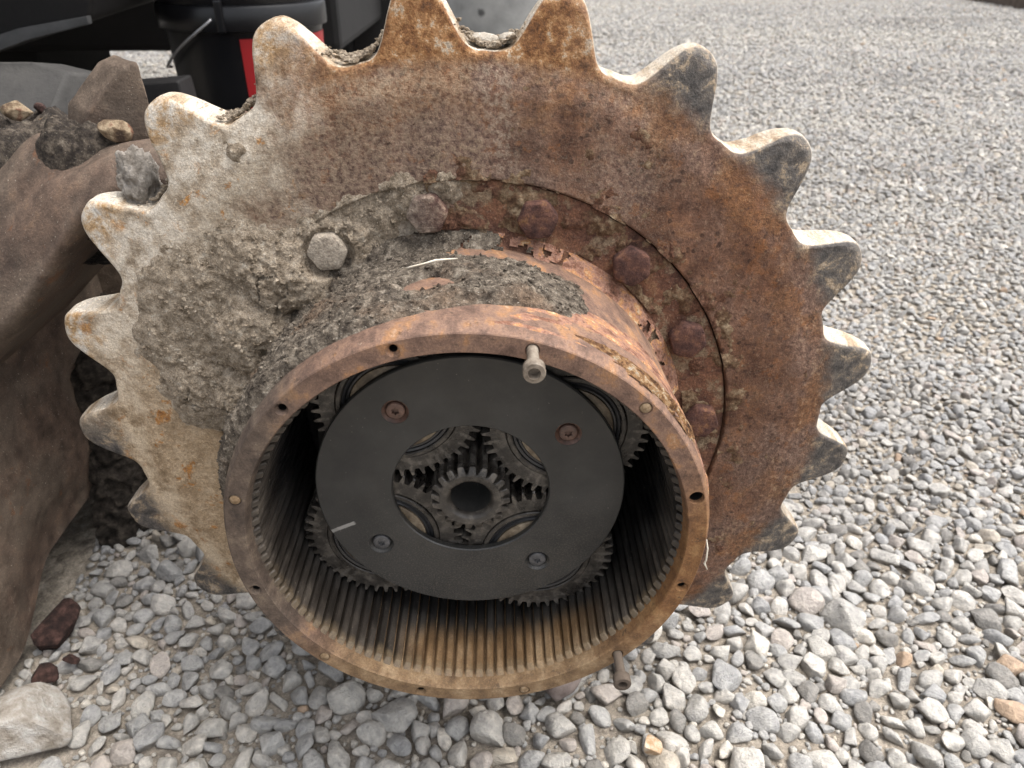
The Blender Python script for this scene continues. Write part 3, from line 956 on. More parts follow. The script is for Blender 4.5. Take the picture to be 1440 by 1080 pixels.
def scatter_group(collection):
    ng = bpy.data.node_groups.new('scatter', 'GeometryNodeTree')
    ng.interface.new_socket('Geometry', in_out='INPUT', socket_type='NodeSocketGeometry')
    ng.interface.new_socket('Geometry', in_out='OUTPUT', socket_type='NodeSocketGeometry')
    N, L = ng.nodes, ng.links
    gi, go = N.new('NodeGroupInput'), N.new('NodeGroupOutput')
    ci = N.new('GeometryNodeCollectionInfo')
    ci.inputs['Collection'].default_value = collection
    ci.inputs['Separate Children'].default_value = True
    ci.inputs['Reset Children'].default_value = True
    ip = N.new('GeometryNodeInstanceOnPoints')
    ip.inputs['Pick Instance'].default_value = True
    ra = N.new('GeometryNodeInputNamedAttribute'); ra.data_type = 'FLOAT_VECTOR'; ra.inputs[0].default_value = 'rot'
    sa = N.new('GeometryNodeInputNamedAttribute'); sa.data_type = 'FLOAT'; sa.inputs[0].default_value = 'siz'
    ia = N.new('GeometryNodeInputNamedAttribute'); ia.data_type = 'INT'; ia.inputs[0].default_value = 'pick'
    er = N.new('FunctionNodeEulerToRotation')
    L.new(gi.outputs[0], ip.inputs['Points'])
    L.new(ci.outputs[0], ip.inputs['Instance'])
    L.new(ra.outputs[0], er.inputs[0])
    L.new(er.outputs[0], ip.inputs['Rotation'])
    L.new(sa.outputs[0], ip.inputs['Scale'])
    L.new(ia.outputs[0], ip.inputs['Instance Index'])
    L.new(ip.outputs[0], go.inputs[0])
    return ng

def scatter_object(name, pts, collection, npick, label):
    rg = np.random.default_rng(31)
    me = bpy.data.meshes.new(name)
    n = len(pts)
    me.vertices.add(n)
    me.vertices.foreach_set('co', np.array([p[:3] for p in pts], dtype=np.float32).ravel())
    a = me.attributes.new('rot', 'FLOAT_VECTOR', 'POINT')
    rot = np.stack([rg.normal(0, 0.4, n), rg.normal(0, 0.4, n), rg.uniform(0, 6.28, n)], -1).astype(np.float32)
    a.data.foreach_set('vector', rot.ravel())
    a = me.attributes.new('siz', 'FLOAT', 'POINT')
    a.data.foreach_set('value', np.array([p[3] * 1.1 for p in pts], dtype=np.float32))
    a = me.attributes.new('pick', 'INT', 'POINT')
    a.data.foreach_set('value', rg.integers(0, npick, n).astype(np.int32))
    o = link(name, me)
    md = o.modifiers.new('scatter', 'NODES')
    md.node_group = scatter_group(collection)
    tag(o, label, 'gravel', None, 'stuff')
scatter_object('gravel', [p for p in rest if p[3] >= 0.0064 and p[1] < 3.4], pc, len(protos), 'light grey crushed gravel covering the yard around the sprocket')
scatter_object('grit', [p for p in rest if p[3] < 0.0064 or p[1] >= 3.4], pl, len(protos_low), 'fine grey grit and small pebbles between the gravel stones')

def placed_stone(name, seed, mat, loc, s, rot, label, cat='stone', sub=4, planes=9, asp=(1, 1, 1)):
    me = stone_mesh(name, seed, mat, sub, planes, 0.08, asp)
    o = link(name, me)
    o.location = loc
    o.rotation_euler = rot
    o.scale = (s, s, s)
    return tag(o, label, cat)

placed_stone('limestone_block', 301, M['palestone'], (-0.408, 0.092, -0.287), 0.036, (0.1, 0.05, 0.35), 'largest pale blocky stone at the foot of the rusty frame', asp=(1.15, 0.95, 0.62), planes=8)
placed_stone('stained_stone', 302, M['orangestone'], (0.150, 0.057, -0.288), 0.0115, (0.5, 0.7, 0.3), 'small orange and cream stained stone below the lower cap screw', asp=(1, 0.9, 0.8))
placed_stone('brown_stone', 303, M['darkstone'], (0.073, 0.125, -0.283), 0.024, (0.3, 0.5, 0.4), 'dark brown angular stone just under the rim beside the lower cap screw', asp=(1, 0.75, 0.9))

# ------------------------------------------------------------------ sprocket
HUB = (0.0, 0.15, 0.0)
NT = 21
PH0 = R(-116.70)                 # valley centre
PITCH = 2 * math.pi / NT
R_ROOT, R_TIP = 0.2655, 0.3035
final_drive = thing('drive_sprocket', (0, 0.155, GZ), 'large rusty mud-caked toothed drive sprocket with open gear drum', 'sprocket')

def build_sprocket():
    per = 84
    n = NT * per
    th = PH0 + np.arange(n) * 2 * math.pi / n
    t = (np.arange(n) % per) / per * 2 - 1        # -1 valley, 0 tip, 1 valley
    k = np.arange(n) // per
    rg = np.random.default_rng(8)
    tipv = rg.uniform(-0.0016, 0.0012, NT)
    asym = rg.uniform(-0.04, 0.04, NT)
    a = np.abs(t + asym[k] * (1 - np.abs(t)))
    s = np.clip((a - 0.20) / 0.55, 0, 1)
    hgt = (0.5 + 0.5 * np.cos(np.pi * s ** 0.88)) * 0.97
    hgt = np.where(a < 0.20, 1.0 - 0.03 * (a / 0.20) ** 2, hgt)
    # round the tip corners
    ker = np.exp(-0.5 * (np.arange(-7, 8) / 4.2) ** 2)
    ker /= ker.sum()
    hgt = np.convolve(np.concatenate([hgt[-7:], hgt, hgt[:7]]), ker, 'valid')
    Rc = R_ROOT + (R_TIP + tipv[k] - R_ROOT) * hgt
    P = np.stack([np.sin(th) * 6, np.cos(th) * 6, np.zeros(n)], -1)
    Rc = Rc + 0.0011 * fbm(P * 4, 4, 61)
    def yf(r): return 0.1272 + 0.0045 * sstep(0.240, 0.264, r) + np.maximum(r - 0.262, 0) * 0.13
    def yb(r): return 0.176 - 0.006 * sstep(0.244, 0.262, r) - np.maximum(r - 0.262, 0) * 0.24
    prof_r, prof_y = [], []
    ones = np.ones(n)
    # bore wall
    for yv in (0.150, 0.140, 0.1325):
        prof_r.append(0.1905 * ones); prof_y.append(yv * ones)
    prof_r.append(0.1908 * ones); prof_y.append(0.1284 * ones)
    prof_r.append(0.1916 * ones); prof_y.append(0.1273 * ones)
    for r in np.linspace(0.1925, 0.250, 62):
        prof_r.append(r * ones); prof_y.append(yf(r) * ones)
    i_split = len(prof_r) - 1
    bev = 0.0045 + 0.0045 * hgt
    for u in np.linspace(0, 1, 27)[1:]:
        r = 0.250 + (Rc - bev - 0.250) * u
        prof_r.append(r); prof_y.append(yf(r))
    for q in (0.17, 0.33, 0.5, 0.67, 0.83, 1.0):
        an = q * math.pi / 2
        r = Rc - bev + bev * math.sin(an)
        prof_r.append(r); prof_y.append(yf(Rc - bev) + bev * 1.05 * (1 - math.cos(an)))
    f0, b0 = yf(Rc - bev) + bev * 1.05, yb(Rc - bev) - bev
    for q in np.linspace(0, 1, 9)[1:]:
        prof_r.append(Rc * 1.0); prof_y.append(f0 + (b0 - f0) * q)
    for q in (0.33, 0.66, 1.0):
        an = q * math.pi / 2
        prof_r.append(Rc - bev * (1 - math.cos(an))); prof_y.append(b0 + bev * math.sin(an))
    for u in np.linspace(1, 0, 5)[1:]:
        r = 0.250 + (Rc - bev - 0.250) * u
        prof_r.append(r); prof_y.append(yb(r))
    i_split2 = len(prof_r) - 1
    for r in np.linspace(0.25, 0.160, 4)[1:]:
        prof_r.append(r * ones); prof_y.append(yb(r) * ones)
    RR, YY = np.array(prof_r), np.array(prof_y)
    V = np.stack([RR * np.sin(th), YY, RR * np.cos(th)], -1)
    # surface wear, real relief
    d = 0.00055 * fbm(V * 45, 4, 71) + 0.00035 * fbm(V * 220, 2, 75)
    left = sstep(0.02, 0.16, -V[..., 0])
    d += left * 0.0009 * fbm(V * 90, 4, 81)
    tw = sstep(0.255, 0.275, RR)
    d += tw * 0.0012 * fbm(V * 35, 3, 91)
    chips = np.clip(fbm(V * 75, 3, 95) - 0.18, 0, 1) * 0.006 * sstep(0.262, 0.28, RR)
    nrm_r = np.zeros_like(RR)
    i0 = i_split + 27
    nrm_r[i0:i0 + 16] = 1.0
    V[..., 1] -= np.where(nrm_r > 0, 0, d - chips * 0.6)
    rad = (d - chips) * nrm_r
    V[..., 0] += rad * np.sin(th)
    V[..., 2] += rad * np.cos(th)
    m = len(RR)
    Vf = V.reshape(-1, 3)
    F = grid_faces(m, n, True)
    row = np.repeat(np.arange(m - 1), n)
    colk = np.tile(np.arange(n) // per, m - 1)
    full = mesh_np('full', Vf, F[:, ::-1], None)
    nor = np.empty(len(Vf) * 3, dtype=np.float32)
    full.vertices.foreach_get('normal', nor)
    nor = nor.reshape(-1, 3)
    bpy.data.meshes.remove(full)
    # make sure they point outwards (front face towards -Y)
    flip = 1.0 if nor[(20 * n) + 5][1] < 0 else -1.0
    Fo = F[:, ::-1] if flip > 0 else F
    nor = nor * flip
    def piece(name, sel, mat, parent):
        v, f, used = compact(Vf, Fo[sel])
        me = mesh_np(name, v, f, mat)
        me.normals_split_custom_set_from_vertices(nor[used].tolist())
        return link(name, me, parent)
    is_tooth = (row >= i_split) & (row < i_split2)
    disc = piece('disc', ~is_tooth, M['disc'], final_drive)
    for q in range(NT):
        piece('tooth', is_tooth & (colk == q), M['tooth'], disc)
    return disc
disc = build_sprocket()

# hub flange with its ring of hexagon bolts
fl = lathe('hub_flange', [(0.1445, 0.118), (0.1462, 0.124), (0.151, 0.1282), (0.157, 0.1295), (0.163, 0.1298), (0.171, 0.1297), (0.180, 0.1296), (0.188, 0.1297), (0.1896, 0.1307), (0.1900, 0.145)], M['flange'], 320, wob=0.0007)
flange = link('hub_flange', fl, final_drive)

def hex_head(name, mat, af, h, seed):
    bm = bmesh.new()
    rg = random.Random(seed)
    r = af / math.sqrt(3)
    n = 36
    rows = []
    for (q, y) in ((1.0, 0.0), (1.0, -h * 0.80), (0.965, -h * 0.93), (0.90, -h), (0.45, -h * 1.02)):
        ring = []
        for k in range(n):
            a = 2 * math.pi * k / n
            hexr = (af / 2) / math.cos(((a + math.pi / 6) % (math.pi / 3)) - math.pi / 6)
            rr = min(hexr, r * 0.962) * q
            nz = fbm(np.array([[math.cos(a) * 1.3, y * 200, math.sin(a) * 1.3 + seed]]), 2, seed)[0]
            rr *= 1 + 0.06 * nz
            ring.append(bm.verts.new((rr * math.sin(a), y + 0.0006 * nz, rr * math.cos(a))))
        rows.append(ring)
    for a, b in zip(rows, rows[1:]):
        for k in range(n):
            bm.faces.new((a[k], b[k], b[(k + 1) % n], a[(k + 1) % n]))
    bm.faces.new(rows[-1])
    bmesh.ops.recalc_face_normals(bm, faces=bm.faces)
    return sharp(bm_mesh(name, bm, mat), 38)
heads = [hex_head('bolt', M['bolt'], 0.0242, 0.0095, s) for s in range(4)]
for k in range(15):
    a = R(-32.54) + k * 2 * math.pi / 15
    o = link('bolt', heads[k % 4], flange)
    o.location = (0.1713 * math.sin(a), 0.1297, 0.1713 * math.cos(a))
    o.rotation_euler = (0, random.uniform(0, 6.28), 0)

# ------------------------------------------------------------------ drum with internal gear
HOLE_A = [R(15.42) + k * math.pi / 6 for k in range(12)]
R_HOLE = 0.1414
def build_drum():
    prof = [(0.1347, 0.0010), (0.1354, 0.0), (0.1400, 0.0), (0.1462, 0.0), (0.1469, 0.0006), (0.1494, 0.0065), (0.1500, 0.012), (0.1500, 0.030), (0.1490, 0.060), (0.1480, 0.09), (0.1470, 0.122), (0.1450, 0.150),
            (0.1360, 0.150), (0.1345, 0.120), (0.1345, 0.018), (0.1334, 0.0105), (0.1340, 0.006)]
    me = lathe('drum', prof, M['drum'], 288, closed=True, ang=50)
    cut = []
    for k, a in enumerate(HOLE_A):
        c = (R_HOLE * math.sin(a), R_HOLE * math.cos(a))
        big = k == 2
        rh = 0.0042 if big else 0.0024
        rc = 0.0047 if big else 0.0040
        cut.append(solid_lathe([(0, -0.004), (rc, -0.004), (rc, 0.0004), (rh, 0.0022), (rh, 0.016), (0, 0.016)], 20, c))
    me = boolean_cut(me, cut)
    me.name = 'drum'
    sharp(me, 26)
    return link('drum', me, final_drive)
drum = build_drum()
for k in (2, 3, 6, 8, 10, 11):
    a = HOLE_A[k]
    link('hole_shade_liner', lathe('hole_shade_liner', [(0.00415 if k == 2 else 0.00235, 0.0032), (0.00415 if k == 2 else 0.00235, 0.013), (0.0001, 0.0135)], M['void'], 20, (R_HOLE * math.sin(a), R_HOLE * math.cos(a))), drum)  # black liners paint the dark depth of the open holes
for k in (1, 5, 7, 9):
    a = HOLE_A[k]
    c = (R_HOLE * math.sin(a), R_HOLE * math.cos(a))
    link('clay_plug', lathe('clay_plug', [(0.0001, -0.0008), (0.0018, -0.0007), (0.0030, 0.0000), (0.0035, 0.0012), (0.002, 0.003)], M['plug'], 18, c, wob=0.0003), drum)

NR = 112
def gear_tooth_mesh(name, r_root, depth, w_root, w_tip, y0, y1, mat, inward=True, cham=0.004):
    """one tooth at angle 0 (pointing along z), running along y"""
    sg = -1 if inward else 1
    prof = [(-w_root / 2, r_root), (-w_root * 0.40, r_root + sg * depth * 0.30), (-w_tip * 0.66, r_root + sg * depth * 0.78), (-w_tip * 0.42, r_root + sg * depth), (w_tip * 0.42, r_root + sg * depth), (w_tip * 0.66, r_root + sg * depth * 0.78), (w_root * 0.40, r_root + sg * depth * 0.30), (w_root / 2, r_root)]
    bm = bmesh.new()
    rows = []
    for (yy, q) in ((y0, 0.12), (y0 + cham, 1.0), ((y0 + y1) / 2, 1.0), (y1, 1.0)):
        rows.append([bm.verts.new((x, yy, r_root + (z - r_root) * q)) for x, z in prof])
    for a, b in zip(rows, rows[1:]):
        for k in range(len(prof) - 1):
            bm.faces.new((a[k], a[k + 1], b[k + 1], b[k]))
    bm.faces.new(rows[0])
    bmesh.ops.recalc_face_normals(bm, faces=bm.faces)
    return bm_mesh(name, bm, mat)
rt = gear_tooth_mesh('gear_tooth', 0.1346, 0.0046, 0.0070, 0.0038, 0.0085, 0.148, M['ring'], True, 0.0040)
# an inner tooth's faces must look towards the axis
for k in range(NR):
    o = link('gear_tooth', rt, drum)
    o.rotation_euler = (0, 2 * math.pi * (k + 0.5) / NR, 0)
# closed back of the drum and the hub behind the wheel
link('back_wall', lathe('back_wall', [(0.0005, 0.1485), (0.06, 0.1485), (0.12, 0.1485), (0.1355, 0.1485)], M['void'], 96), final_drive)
link('motor_housing', lathe('motor_housing', [(0.12, 0.170), (0.155, 0.178), (0.155, 0.25), (0.140, 0.262), (0.140, 0.40), (0.10, 0.41), (0.0005, 0.41)], M['greysteel'], 96), final_drive)

# ------------------------------------------------------------------ mud and rust crust on the wheel
def crack_field(Q, cell, seed, width):
    """1 along the borders of scattered cells, broken here and there"""
    rg = np.random.default_rng(seed)
    lo, hi = Q.reshape(-1, 2).min(0) - cell, Q.reshape(-1, 2).max(0) + cell
    n = int(np.prod((hi - lo) / cell))
    pts = lo + rg.uniform(0, 1, (n, 2)) * (hi - lo)
    d1 = np.full(Q.shape[:-1], 9.0)
    d2 = np.full(Q.shape[:-1], 9.0)
    for p in pts:
        d = np.hypot(Q[..., 0] - p[0], Q[..., 1] - p[1])
        d2 = np.minimum(d2, np.maximum(d1, d))
        d1 = np.minimum(d1, d)
    P3 = np.stack([Q[..., 0], Q[..., 1], np.zeros_like(d1)], -1)
    return (1 - sstep(0, width, d2 - d1)) * sstep(0.0, 0.12, fbm(P3 * 26, 2, seed + 1))

def crumb_sheet(name, pts, sizes, seed, mat, parent):
    """little angular crumbs stuck on a surface, one mesh"""
    rg = np.random.default_rng(seed)
    ico = bmesh.new()
    bmesh.ops.create_icosphere(ico, subdivisions=1, radius=1.0)
    iv = np.array([v.co[:] for v in ico.verts])
    fi = np.array([[v.index for v in f.verts] for f in ico.faces])
    ico.free()
    n = len(pts)
    jit = 1 + 0.28 * rg.normal(size=(n, len(iv), 1))
    asp = rg.uniform(0.6, 1.2, (n, 1, 3))
    V = iv[None] * jit * asp * sizes[:, None, None] + pts[:, None, :]
    F = fi[None] + (np.arange(n) * len(iv))[:, None, None]
    o = link(name, mesh_np(name, V.reshape(-1, 3), F.reshape(-1, 3), mat, False), parent)
    o['kind'] = 'stuff'
    return o

def crust_disc():
    rr = np.linspace(0.1495, 0.262, 120)
    th = np.linspace(R(-150), R(135), 1150)
    RR, TH = np.meshgrid(rr, th, indexing='ij')
    X, Z = RR * np.sin(TH), RR * np.cos(TH)
    P = np.stack([X, np.zeros_like(X), Z], -1)
    blobs = [(-0.172, 0.103, 0.046, 0.0046), (-0.142, 0.078, 0.036, 0.018), (-0.160, 0.028, 0.030, 0.017), (-0.190, 0.038, 0.032, 0.0055), (-0.118, 0.116, 0.034, 0.015), (-0.207, 0.074, 0.030, 0.0026), (-0.145, 0.128, 0.032, 0.006),
             (-0.066, 0.162, 0.020, 0.0026), (-0.040, 0.178, 0.016, 0.0022), (-0.085, 0.140, 0.026, 0.009), (-0.012, 0.184, 0.010, 0.0026), (-0.165, -0.01, 0.016, 0.006), (-0.142, 0.208, 0.008, 0.0018), (-0.16, -0.045, 0.02, 0.003)]
    h = np.full(X.shape, -0.0022)
    Xw = X + 0.012 * fbm(P * 34, 3, 121) + 0.006 * fbm(P * 130, 3, 123)
    Zw = Z + 0.012 * fbm(P * 34 + 50, 3, 122) + 0.006 * fbm(P * 130 + 50, 3, 124)
    for bx, bz, br, bh in blobs:
        d = np.sqrt((Xw - bx) ** 2 + (Zw - bz) ** 2) / br
        h = np.maximum(h, -0.0022 + (bh + 0.0026) * sstep(1.55, 0.35, d))
    big = np.clip(h / 0.006, 0.25, 1)
    h += 0.0030 * fbm(P * 60, 4, 131) * np.clip(big * 1.4, 0.6, 1.3)
    h += 0.0026 * np.maximum(fbm(P * 170, 4, 135, 0.6), -0.25) * np.clip(big * 1.3, 0.4, 1)
    h += 0.0014 * (np.abs(fbm(P * 420, 2, 137))) * big
    h -= 0.006 * crack_field(np.stack([Xw, Zw], -1), 0.034, 143, 0.0011) * sstep(0.0035, 0.007, h)
    h += 0.0035 * np.clip(fbm(P * 85, 2, 145), 0.05, 0.35) * big
    for q in range(15):
        a = R(-32.54) + q * 2 * math.pi / 15
        db = np.hypot(X - 0.1713 * math.sin(a), Z - 0.1713 * math.cos(a))
        cap = 0.0035 + 0.03 * sstep(0.014, 0.030, db)
        h = np.minimum(h, cap) if q in (0, 1) else h
    # a hollow and a split in the thick mud beside the drum
    h -= 0.016 * np.exp(-(((Xw + 0.113) / 0.010) ** 2 + ((Zw - 0.098) / 0.006) ** 2))
    h -= 0.012 * np.exp(-(((Xw + 0.140) / 0.006) ** 2 + ((Zw - 0.070) / 0.009) ** 2))
    # flange is deeper than the disc inside its edge
    hard = np.where(RR < 0.1902, 0.1297, 0.1272)
    soft = 0.1297 - 0.0025 * sstep(0.180, 0.200, RR)
    wgt = sstep(0.001, 0.004, h)
    base = hard * (1 - wgt) + soft * wgt + 0.0045 * sstep(0.240, 0.264, RR)
    dip = np.where(RR < 0.1902, 0.0, 0)
    V = np.stack([X, base - h, Z], -1)
    F = grid_faces(len(rr), len(th), False)
    hv = h.ravel()
    keep = hv[F].max(1) > -0.0006
    v, f, _ = compact(V.reshape(-1, 3), F[keep])
    me = mesh_np('mud_crust', v, f, M['mud'])
    o = link('mud_crust', me, final_drive)
    o['kind'] = 'stuff'
    o['label'] = 'dried grey mud caked on the disc around the drum'
    rg = np.random.default_rng(88)
    idx = np.flatnonzero(hv > 0.0003)
    wgt = np.clip(hv[idx] * 400, 0.2, 1.0)
    idx = idx[rg.uniform(0, 1, len(idx)) < wgt * 0.075]
    sz = 0.0004 + 0.0016 * rg.uniform(0, 1, len(idx)) ** 3.0
    crumb_sheet('mud_grains', V.reshape(-1, 3)[idx] + rg.normal(0, 0.0002, (len(idx), 3)), sz, 89, M['mud'], final_drive)
crust_disc()

def rust_patches():
    rr = np.linspace(0.158, 0.250, 95)
    th = np.linspace(R(-8), R(128), 620)
    RR, TH = np.meshgrid(rr, th, indexing='ij')
    X, Z = RR * np.sin(TH), RR * np.cos(TH)
    P = np.stack([X, np.zeros_like(X), Z], -1)
    near = 1 - sstep(0.188, 0.215, RR)
    q = fbm(P * 42, 4, 171, 0.6) + 0.16 * near - 0.13
    h = -0.0006 + np.clip(q, -0.05, 0.35) * (0.006 + 0.008 * near)
    h += 0.0014 * fbm(P * 160, 3, 173) + 0.0008 * np.abs(fbm(P * 420, 2, 175))
    base = np.where(RR < 0.1902, 0.1297, 0.1272 + 0.0045 * sstep(0.240, 0.264, RR))
    V = np.stack([X, base - h, Z], -1)
    F = grid_faces(len(rr), len(th), False)
    keep = (h.ravel()[F].max(1) > -0.0003) & ~((RR.ravel()[F].min(1) < 0.1902) & (RR.ravel()[F].max(1) > 0.1902))
    v, f, _ = compact(V.reshape(-1, 3), F[keep])
    o = link('rust_patches', mesh_np('rust_patches', v, f, M['crustrust']), final_drive)
    o['kind'] = 'stuff'
    o['label'] = 'thin tan and brown scabs of rust and dried mud on the disc'
rust_patches()

def crust_drum():
    yy = np.linspace(0.0035, 0.131, 118)
    th = np.linspace(R(-100), R(96), 560)
    YY, TH = np.meshgrid(yy, th, indexing='ij')
    r0 = 0.1500 - 0.003 * sstep(0.03, 0.122, YY) + 0.010 * sstep(0.118, 0.131, YY)
    P = np.stack([np.sin(TH) * 0.15, YY, np.cos(TH) * 0.15], -1)
    Q = np.stack([TH * 0.15 * 0.45, YY * 1.25, np.zeros_like(YY)], -1)
    deg = np.degrees(TH)
    # oily mud over the top and left
    m = sstep(-106, -60, deg) * (1 - sstep(12, 34, deg + 18 * fbm(P * 22, 3, 151)))
    edge0 = 0.012 + 0.02 * sstep(-20, 20, deg) + 0.016 * fbm(Q * 30, 3, 152)
    m *= sstep(0, 0.010, YY - edge0)
    back = 1 - 0.8 * sstep(-35, 5, deg) * sstep(0.085, 0.112, YY)
    h = -0.002 + m * back * (0.0085 + 0.004 * sstep(-30, -70, deg)) + m * (0.006 * fbm(P * 45, 4, 155) + 0.0025 * fbm(P * 160, 3, 157))
    h += m * 0.0055 * np.abs(fbm(Q * 110, 4, 158, 0.6)) - m * 0.001
    bare = np.exp(-(((deg + 8.5) / 6.5) ** 2 + ((YY - 0.060) / 0.013) ** 2) ** 1.5)
    h -= 0.014 * bare
    h -= 0.005 * crack_field(np.stack([TH * 0.15 * 0.5, YY], -1), 0.022, 159, 0.0010) * m
    def emit(hh, mat, name, label):
        RRr = r0 + hh
        V = np.stack([RRr * np.sin(TH), YY, RRr * np.cos(TH)], -1)
        F = grid_faces(len(yy), len(th), False)
        keep = hh.ravel()[F].max(1) > -0.0004
        v, f, _ = compact(V.reshape(-1, 3), F[keep])
        o = link(name, mesh_np(name, v, f[:, ::-1], mat), final_drive)
        o['kind'] = 'stuff'
        o['label'] = label
        if name == 'oily_mud':
            rg = np.random.default_rng(98)
            idx = np.flatnonzero(hh.ravel() > 0.0006)
            idx = idx[rg.uniform(0, 1, len(idx)) < 0.10]
            sz = 0.0004 + 0.0014 * rg.uniform(0, 1, len(idx)) ** 3.0
            crumb_sheet('oily_grains', V.reshape(-1, 3)[idx], sz, 99, mat, final_drive)
    emit(h, M['darkmud'], 'oily_mud', 'dark oily mud crusted on top of the drum')
    # layered rust scale to the right
    m2 = sstep(-15, 12, deg) * (1 - sstep(70, 92, deg))
    q = fbm(Q * 26 + 9, 4, 161) * 1.5 + 0.25
    terr = np.floor(q * 4) / 4 + sstep(0.6, 1.0, (q * 4) % 1.0) * 0.25
    band = np.exp(-((YY - (0.020 + 0.00012 * (deg - 40) * 1.0)) / 0.016) ** 2)
    h2 = -0.0018 + m2 * (0.0014 + 0.0032 * terr * (0.35 + 1.3 * band * sstep(25, 50, deg)) + 0.0004 * fbm(P * 200, 2, 163))
    h2 *= 1
    h2 = np.where(YY < 0.0075 + 0.004 * fbm(Q * 40, 2, 164), -0.002, h2)
    emit(h2, M['scale'], 'rust_scale', 'layered orange rust flakes peeling off the drum')
    # thick pale ochre flakes standing off along the front edge
    cen = 0.0150 + 0.010 * fbm(Q * 18 + 5, 2, 166)
    rag = fbm(Q * np.array([45, 85, 1]) + 2, 4, 167, 0.62)
    band2 = sstep(0.0100, 0.0040, np.abs(YY - cen) + 0.022 * np.maximum(rag, -0.15)) * sstep(22, 44, deg + 45 * rag) * (1 - sstep(58, 72, deg + 25 * rag))
    hollow = crack_field(np.stack([TH * 0.15 * 0.35, YY], -1), 0.009, 168, 0.0014)
    lay = np.floor(np.clip(rag + 0.35, 0, 0.99) * 4) / 4
    h3 = -0.0016 + band2 * (0.0028 + 0.0038 * lay) - 0.005 * hollow * band2 + 0.0008 * fbm(P * 230, 3, 169)
    emit(h3, M['ochrescale'], 'rust_flakes', 'thick pale ochre rust flakes standing off the front edge of the drum')
crust_drum()

def lumpy(name, loc, size, mat, seed, sub=4, amp=0.35, freq=1.6, squash=(1, 1, 1)):
    bm = bmesh.new()
    bmesh.ops.create_icosphere(bm, subdivisions=sub, radius=1.0)
    V = np.array([v.co[:] for v in bm.verts])
    d = 1 + amp * fbm(V * freq + seed * 3.1, 4, seed) + amp * 0.35 * np.abs(fbm(V * freq * 4, 3, seed + 5))
    V = V * d[:, None] * np.array(squash) * size
    for v, c in zip(bm.verts, V):
        v.co = c
    me = bm_mesh(name, bm, mat, True)
    o = link(name, me)
    o.location = loc
    return o

M['clod'] = m_simple('grey_clod_mud', [(0.32, (0.15, 0.13, 0.11)), (0.5, (0.27, 0.245, 0.215)), (0.68, (0.40, 0.37, 0.335))], 130, 0.95, 1.0, 0.004, 0, 0.15)
M['palemud'] = m_simple('pale_dried_mud', [(0.28, (0.22, 0.19, 0.155)), (0.5, (0.36, 0.325, 0.275)), (0.72, (0.50, 0.46, 0.40))], 120, 0.95, 0.8, 0.003, 0, 0.15)
o = lumpy('mud_clod', (-0.2180, 0.158, 0.1790), 0.0185, M['clod'], 407, 5, 0.85, 1.9, (0.62, 0.85, 1.2))
o.rotation_euler = (0, R(-8), 0)
tag(o, 'grey dried mud clod wedged between two teeth at the upper left', 'mud clod')
for k, (x, y, z, s) in enumerate([(0.012, 0.153, 0.2690, 0.0060), (0.028, 0.152, 0.2690, 0.0060)]):
    o = lumpy('mud_crumb', (x, y, z), s, M['palemud'], 410 + k, 3, 0.5, 1.5, (1.5 - 0.4 * k, 1.4, 0.6))
    tag(o, ('flat crumbly pale mud lump lying in the top tooth gap', 'brighter white mud lump at the right end of the top tooth gap')[k], 'mud lump')
crumb_bits = []
def mud_grains():
    """crumbly dried mud lying in the tooth gaps at the top, one sheet"""
    rg = np.random.default_rng(77)
    Vs, Fs, off = [], [], 0
    ico = bmesh.new()
    bmesh.ops.create_icosphere(ico, subdivisions=1, radius=1.0)
    iv = np.array([v.co[:] for v in ico.verts])
    ico.verts.ensure_lookup_table()
    fi = np.array([[v.index for v in f.verts] for f in ico.faces])
    ico.free()
    for k, cnt in ((5, 150), (6, 420), (7, 520), (4, 120)):
        a0 = PH0 + k * PITCH
        for _ in range(cnt):
            a = a0 + rg.normal(0, 0.028)
            y = rg.uniform(0.136, 0.166)
            r = 0.2672 + 0.9 * (a - a0) ** 2 * 8.0 * 0.3 + rg.uniform(-0.0005, 0.0012)
            s = 0.0004 + 0.0018 * rg.uniform() ** 2.5
            v = iv * (1 + 0.25 * rg.normal(size=(len(iv), 1))) * s * np.array([1.2, 1.2, 0.8]) + np.array([r * math.sin(a), y, r * math.cos(a)])
            Vs.append(v); Fs.append(fi + off); off += len(iv)
    o = link('mud_crumbs', mesh_np('mud_crumbs', np.vstack(Vs), np.vstack(Fs), M['mud'], False), final_drive)
    o['kind'] = 'stuff'
mud_grains()

# ------------------------------------------------------------------ planet carrier
carrier = thing('planet_carrier', (0, 0.10, 0), 'black round planet carrier plate with four gears inside the drum', 'gear carrier')
YP = 0.0528
SCREW_A = [R(54.37) + k * math.pi / 2 for k in range(4)]
R_SCR = 0.0791
def build_plate():
    me = lathe('cover_plate', [(0.0528, YP + 0.0008), (0.0536, YP), (0.070, YP), (0.1032, YP), (0.1040, YP + 0.0008), (0.1040, YP + 0.0046), (0.1034, YP + 0.0052), (0.0534, YP + 0.0052), (0.0528, YP + 0.0046)], M['plate'], 240, closed=True, ang=30)
    cut = [solid_lathe([(0, YP - 0.002), (0.0088, YP - 0.002), (0.0088, YP + 0.0004), (0.0080, YP + 0.0012), (0.0062, YP + 0.0036), (0, YP + 0.0036)], 40, (R_SCR * math.sin(a), R_SCR * math.cos(a))) for a in SCREW_A]
    me = boolean_cut(me, cut)
    me.name = 'cover_plate'
    sharp(me, 25)
    return link('cover_plate', me, carrier)
plate = build_plate()
